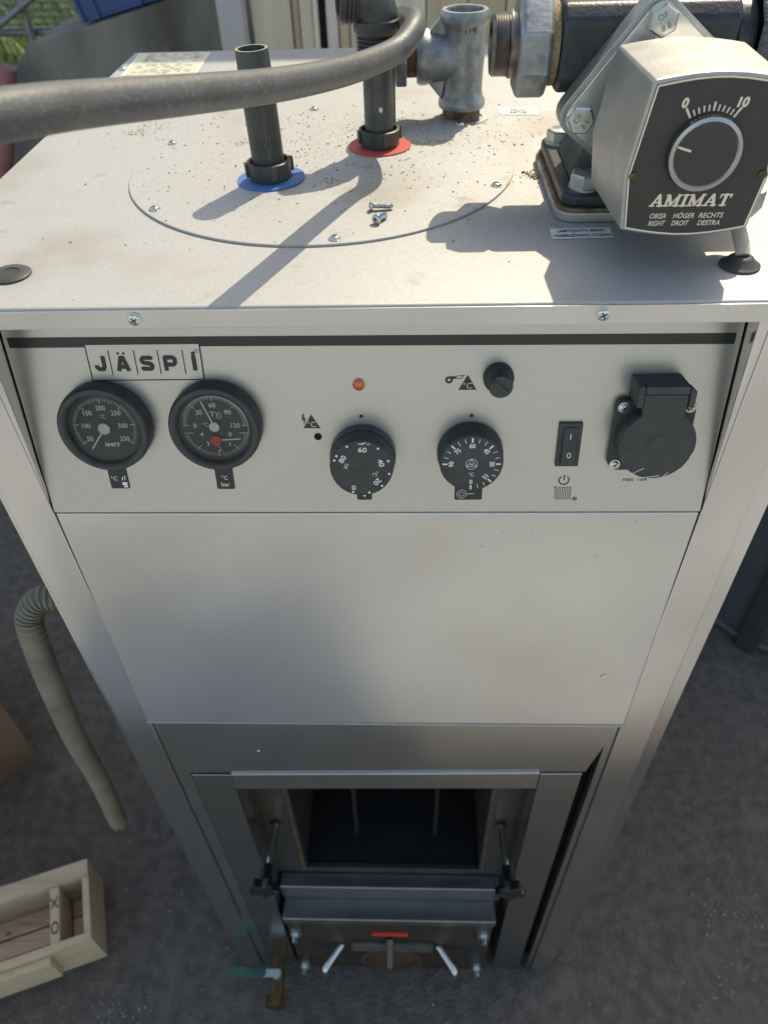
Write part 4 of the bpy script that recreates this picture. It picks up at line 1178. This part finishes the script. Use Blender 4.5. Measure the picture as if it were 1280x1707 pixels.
# diamond mounting plate with bolts
dc = V3((0.1780, 0.0, 1.3360)); PL = frame((dc.x, 0.1255, dc.z), (1, 0, 0), (0, 0, 1))
b = MB(PL)
dm = []
for k in range(4):
    a = rad(98 + 90 * k); c = V3((math.cos(a), math.sin(a))) * 0.0465
    dm += [(c.x + 0.011 * math.cos(a + rad(t)), c.y + 0.011 * math.sin(a + rad(t))) for t in (-45, -22, 0, 22, 45)]
b.prism(dm, -0.016, 0.0); b.build('mounting_cover', ALU, valve, bevel=0.001)
b = MB(PL); b.prism([(x * 0.93, y * 0.93) for x, y in dm], 0.0002, 0.003); b.build('mounting_bracket', STEEL, valve, bevel=0.0006)
for k in range(4):
    a = rad(98 + 90 * k); q = (0.0455 * math.cos(a), 0.0455 * math.sin(a))
    M = PL @ Matrix.Translation((q[0], q[1], 0.0031)) @ Matrix.Rotation(a * 0.3, 4, 'Z')
    b = MB(); hex_bolt(b, M, 0.0085, 0.0065); bo = b.build('cover_bolt', ZINC, valve, smooth=20)
    b = MB(M); b.text('8.8', 0.0030, (0, -0.0030), Matrix(), h=0.0079); b.text('OF', 0.0030, (0, 0.0030), Matrix(), h=0.0079); b.build('bolt_mark', GREYPRINT, bo)
# actuator housing
AF = frame((0.1805, 0.0300, 1.3270), (1, 0, 0), (0, 0, 1))       # face plane, z towards the camera


def actuator_outline(s=0.0, n=7):
    top = [( (0.0325 - s) * math.cos(rad(t)) / math.cos(rad(0)) , 0) for t in (0,)]
    pts = [(-0.0385 + s, 0.0005), (-0.0350 + s, -0.0298 + s * 0.9)]
    pts += [((-0.0350 + s) + (0.070 - 2 * s) * i / n, -0.0298 + s * 0.9 - 0.0040 * math.sin(math.pi * i / n)) for i in range(1, n)]
    pts += [(0.0350 - s, -0.0298 + s * 0.9), (0.0385 - s, 0.0005), (0.0325 - s, 0.0455 - s)]
    pts += [((0.0325 - s) - (0.065 - 2 * s) * i / n, 0.0455 - s + 0.0036 * math.sin(math.pi * i / n)) for i in range(1, n)]
    pts += [(-0.0325 + s, 0.0455 - s)]
    return pts


fr = actuator_outline(0.0)
bk = [(x * 1.10, y * 1.01 - 0.0005) for x, y in fr]
b = MB(AF)
n = len(fr)
vs = [(x, y, 0.0) for x, y in fr] + [(x, y, -0.074) for x, y in bk] + [(x * 0.62, y * 0.62, -0.0915) for x, y in bk]
fs = [list(range(n)), list(range(3 * n - 1, 2 * n - 1, -1))]
for j in range(2):
    for i in range(n):
        k = (i + 1) % n
        fs.append((j * n + k, j * n + i, (j + 1) * n + i, (j + 1) * n + k)[::-1])
b.put(vs, fs); b.build('actuator_housing', ALU, valve, bevel=0.0016, seg=3, smooth=32)
b = MB(AF); b.prism(actuator_outline(0.0018), 0.0002, 0.0008); fp = b.build('face_plate', mat('face_black', (0.030, 0.027, 0.025), 0.4, 0, var=.1, var_scale=60), valve)
b = MB(AF)
ou = actuator_outline(0.0022)
for i in range(len(ou)): b.sheet(bar(ou[i], ou[(i + 1) % len(ou)], 0.0009), 0.0010 + 1e-5 * (i % 2))
kc = (-0.0003, 0.0117)
for k in range(11):
    a = -40 + 8 * k * 1.0
    a = -33 + 6.6 * k
    l = 0.0056 if k in (0, 10) else (0.0042 if k == 5 else 0.0030)
    p0, p1 = pol(0.0198, a), pol(0.0198 + l, a)
    b.sheet(bar((p0[0] + kc[0], p0[1] + kc[1]), (p1[0] + kc[0], p1[1] + kc[1]), 0.0011 if k in (0, 5, 10) else 0.0008), 0.0010)
b.text('0', 0.0042, (-0.0152, 0.0354), Matrix(), bold=0.045, shear=0.15, h=0.0010)
b.text('10', 0.0042, (0.0135, 0.0353), Matrix(), bold=0.045, shear=0.15, h=0.0010)
# slab lettering drawn from rounded strokes
LET = {'A': (0.98, [((0.14, 0.07), (0.46, 0.93), .17), ((0.50, 0.93), (0.80, 0.07), .27), ((0.30, 0.34), (0.66, 0.34), .13), ((0.03, 0.06), (0.34, 0.06), .13), ((0.58, 0.06), (0.96, 0.06), .13)]),
       'M': (1.22, [((0.20, 0.07), (0.20, 0.93), .22), ((0.24, 0.90), (0.58, 0.12), .24), ((0.58, 0.12), (0.96, 0.90), .17), ((0.98, 0.07), (0.98, 0.93), .26), ((0.04, 0.06), (0.40, 0.06), .13), ((0.78, 0.06), (1.18, 0.06), .13), ((0.04, 0.94), (0.24, 0.94), .12), ((0.98, 0.94), (1.18, 0.94), .12)]),
       'I': (0.50, [((0.25, 0.07), (0.25, 0.93), .27), ((0.04, 0.06), (0.46, 0.06), .13), ((0.04, 0.94), (0.46, 0.94), .13)]),
       'T': (0.92, [((0.46, 0.07), (0.46, 0.93), .27), ((0.06, 0.93), (0.86, 0.93), .15), ((0.08, 0.70), (0.08, 0.93), .12), ((0.84, 0.70), (0.84, 0.93), .12), ((0.24, 0.06), (0.68, 0.06), .13)])}
word, cap = 'AMIMAT', 0.0064
tw = sum(LET[c][0] for c in word) + 0.04 * 5
kx = 0.0425 / tw / cap
x = -0.0222; hh = 0.0010
for c in word:
    w, st = LET[c]
    for p, q, tk in st:
        poly = capsule((p[0] * kx, p[1]), (q[0] * kx, q[1]), tk)
        b.sheet([(x + (px + py * 0.20) * cap, -0.0162 + py * cap) for px, py in poly], hh); hh += 1.2e-5
    x += (w + 0.04) * kx * cap
for i, row in enumerate(((('OIKEA', -0.0205, -0.0117), ('HÖGER', -0.0077, 0.0037), ('RECHTS', 0.0063, 0.0195)), (('RIGHT', -0.0205, -0.0113), ('DROIT', -0.0078, 0.0017), ('DESTRA', 0.0065, 0.0187)))):
    for t, x0, x1 in row: b.text(t, 0.0027, ((x0 + x1) / 2, -0.0214 - 0.0041 * i), Matrix(), shear=0.2, h=0.0011, width=x1 - x0, bold=0.015)
b.build('face_print', CREAM, fp)
KM = AF @ Matrix.Translation((kc[0], kc[1], 0))
b = MB(KM); b.lathe([(0.0188, 0.0009), (0.0188, 0.0042), (0.0183, 0.0056), (0.0164, 0.0062), (0.0157, 0.0054)], 56); kn = b.build('actuator_knob', mat('knob_ring', (0.36, 0.36, 0.37), 0.3, 1.0), valve)
b = MB(KM); b.lathe([(0.0157, 0.0053), (0, 0.0053)], 48); b.build('knob_cap', mat('knob_cap_black', (0.022, 0.021, 0.020), 0.25, coat=0.3), kn)
b = MB(KM); b.sheet(bar((-0.0150, 0.0042), (-0.0078, 0.0020), 0.0011), 0.0055); b.build('pointer', CREAM, kn)
for x in (-0.0340, 0.0340):
    b = MB(AF @ Matrix.Translation((x, 0.0, 0.0009)))
    b.lathe([(0.0023, 0), (0.0023, 0.0008), (0.0018, 0.0012), (0, 0.0012)], 20); b.k = 1; b.prism(bar((-0.0014, -0.0014), (0.0014, 0.0014), 0.0005), 0.0009, 0.00135); b.build('face_screw', [BRASS, FOIL_DK], valve)
# cable gland and cable
cb0 = V3((0.2215, 0.062, 1.2965)); cb1 = V3((GC[0], GC[1], H + 0.0062))
b = MB(); b.lathe([(0, -0.006), (0.0125, -0.006), (0.0125, 0.004), (0.0095, 0.009), (0, 0.009)], 24, along(cb0 + V3((0, 0, 0.006)), cb0 + V3((0, -0.003, -1)))); b.build('cable_gland', ALU, valve)
b = MB(); b.tube(spline([cb0, cb0 + V3((0, -0.006, -0.008)), cb1 + V3((0, 0.004, 0.004)), cb1], 5), 0.0042, 12); b.build('sensor_cable', mat('cable_beige', (0.52, 0.45, 0.36), 0.5), valve)

# ------------------------------------------------------------------ loose screws and dirt on the lid
for k, (p0, p1) in enumerate((((0.0165, 0.1275), (-0.0004, 0.1262)), ((0.0042, 0.1020), (0.0118, 0.1135)))):
    p0 = V3((*p0, HC + 0.0034)); p1 = V3((*p1, HC + 0.0022))
    d = (p1 - p0).normalized()
    if k == 0: p0, p1, d = p1 + V3((0, 0, .0012)), p0 - V3((0, 0, .0012)), -d
    prof = [(0, 0), (0.0026, 0.0004), (0.0034, 0.0012), (0.0034, 0.0022), (0.0019, 0.0026)]
    L = (p1 - p0).length; z = 0.003
    while z < L - 0.002:
        prof += [(0.0015, z), (0.0021, z + 0.0006), (0.0015, z + 0.0012)]; z += 0.0014
    prof += [(0.0012, L - 0.001), (0, L)]
    M = along(p0, p1)
    b = MB(M); b.lathe(prof, 14); b.k = 1
    for a in (0, math.pi / 2):
        b.prism(bar((-0.0016 * math.cos(a), -0.0016 * math.sin(a)), (0.0016 * math.cos(a), 0.0016 * math.sin(a)), 0.0007), -0.0001 - a * 1e-5, 0.0006)
    o = b.build('loose_screw', [ZINC, FOIL_DK])
    tag(o, ('loose zinc screw lying crosswise on the round cover, farther from the front edge', 'loose zinc screw on the round cover with its head towards the front edge')[k], 'screw', 'loose screws on the lid')

b = MB()
clumps = [(0.0, 0.30, 0.05, 200), (0.03, 0.22, 0.05, 160), (-0.05, 0.24, 0.06, 200), (-0.06, 0.30, 0.05, 120), (-0.19, 0.33, 0.04, 110), (-0.12, 0.20, 0.05, 90), (0.08, 0.29, 0.04, 120), (0.0, 0.19, 0.08, 120), (0.12, 0.30, 0.05, 80), (0.126, 0.19, 0.007, 120), (-0.1, 0.1, 0.1, 50)]
for k in range(16):
    clumps.append((rnd.gauss(-0.02, 0.08), rnd.gauss(0.27, 0.05), rnd.uniform(0.004, 0.010), rnd.randrange(25, 60)))
for k in range(6):
    clumps.append((rnd.gauss(-0.20, 0.03), rnd.gauss(0.33, 0.025), rnd.uniform(0.006, 0.012), rnd.randrange(30, 60)))
for cx, cy, s, n in clumps:
    for i in range(n):
        x, y = rnd.gauss(cx, s), rnd.gauss(cy, s * 0.8)
        if not (-0.28 < x < 0.28 and 0.005 < y < 0.58): continue
        if math.hypot(x - bx, y - by) < 0.027 or math.hypot(x - rx, y - ry_) < 0.022 or math.hypot(x - tx, y - ty) < 0.026: continue
        if 0.122 < x < 0.247 and 0.102 < y < 0.231: continue
        z = HC if math.hypot(x - CX, y - CY) < 0.1465 else H
        r = rnd.choice((0.0002, 0.00025, 0.0003, 0.0003, 0.0004, 0.0005, 0.0007)) * (1.7 if s == 0.007 else (0.75 if s < 0.013 else 1))
        b.lathe([(0, 0), (r, r * 0.4), (r * .6, r * 1.1), (0, r * 1.2)], 5, Matrix.Translation((x, y, z)) @ Matrix.Rotation(rnd.random() * 6, 4, 'Z') @ Matrix.Diagonal((rnd.uniform(1, 2.2), 0.9, 0.9, 1)))
o = b.build('dirt_grains', GRAIN, kind='stuff')
tag(o, 'brown grains of dirt scattered round the pipes on the lid', 'dirt')

# ------------------------------------------------------------------ beige conduit hanging at the left side
cp = [(-0.290, 0.066, 0.930), (-0.303, 0.060, 0.938), (-0.322, 0.057, 0.938), (-0.336, 0.052, 0.922), (-0.3395, 0.045, 0.895), (-0.347, 0.0423, 0.8187), (-0.372, 0.0596, 0.6777), (-0.3916, 0.0789, 0.533), (-0.4072, 0.0861, 0.386)]
sp = spline(cp, 26)
pts, acc = [], []
for p, q in zip(sp, sp[1:]):
    m = max(1, int((q - p).length / 0.00125))
    for k in range(m): pts.append(p.lerp(q, k / m))
cd = thing('ribbed_conduit', 'beige ribbed flexible conduit hanging from the left side of the boiler', 'conduit', (-0.30, 0.06, 0.93))
b = MB(); b.tube(pts, 0.0122, 16, ripple=lambda i: 1.0 + 0.075 * (1 if (i // 3) % 2 else -1)); b.build('conduit_hose', CONDUIT, cd, smooth=60)
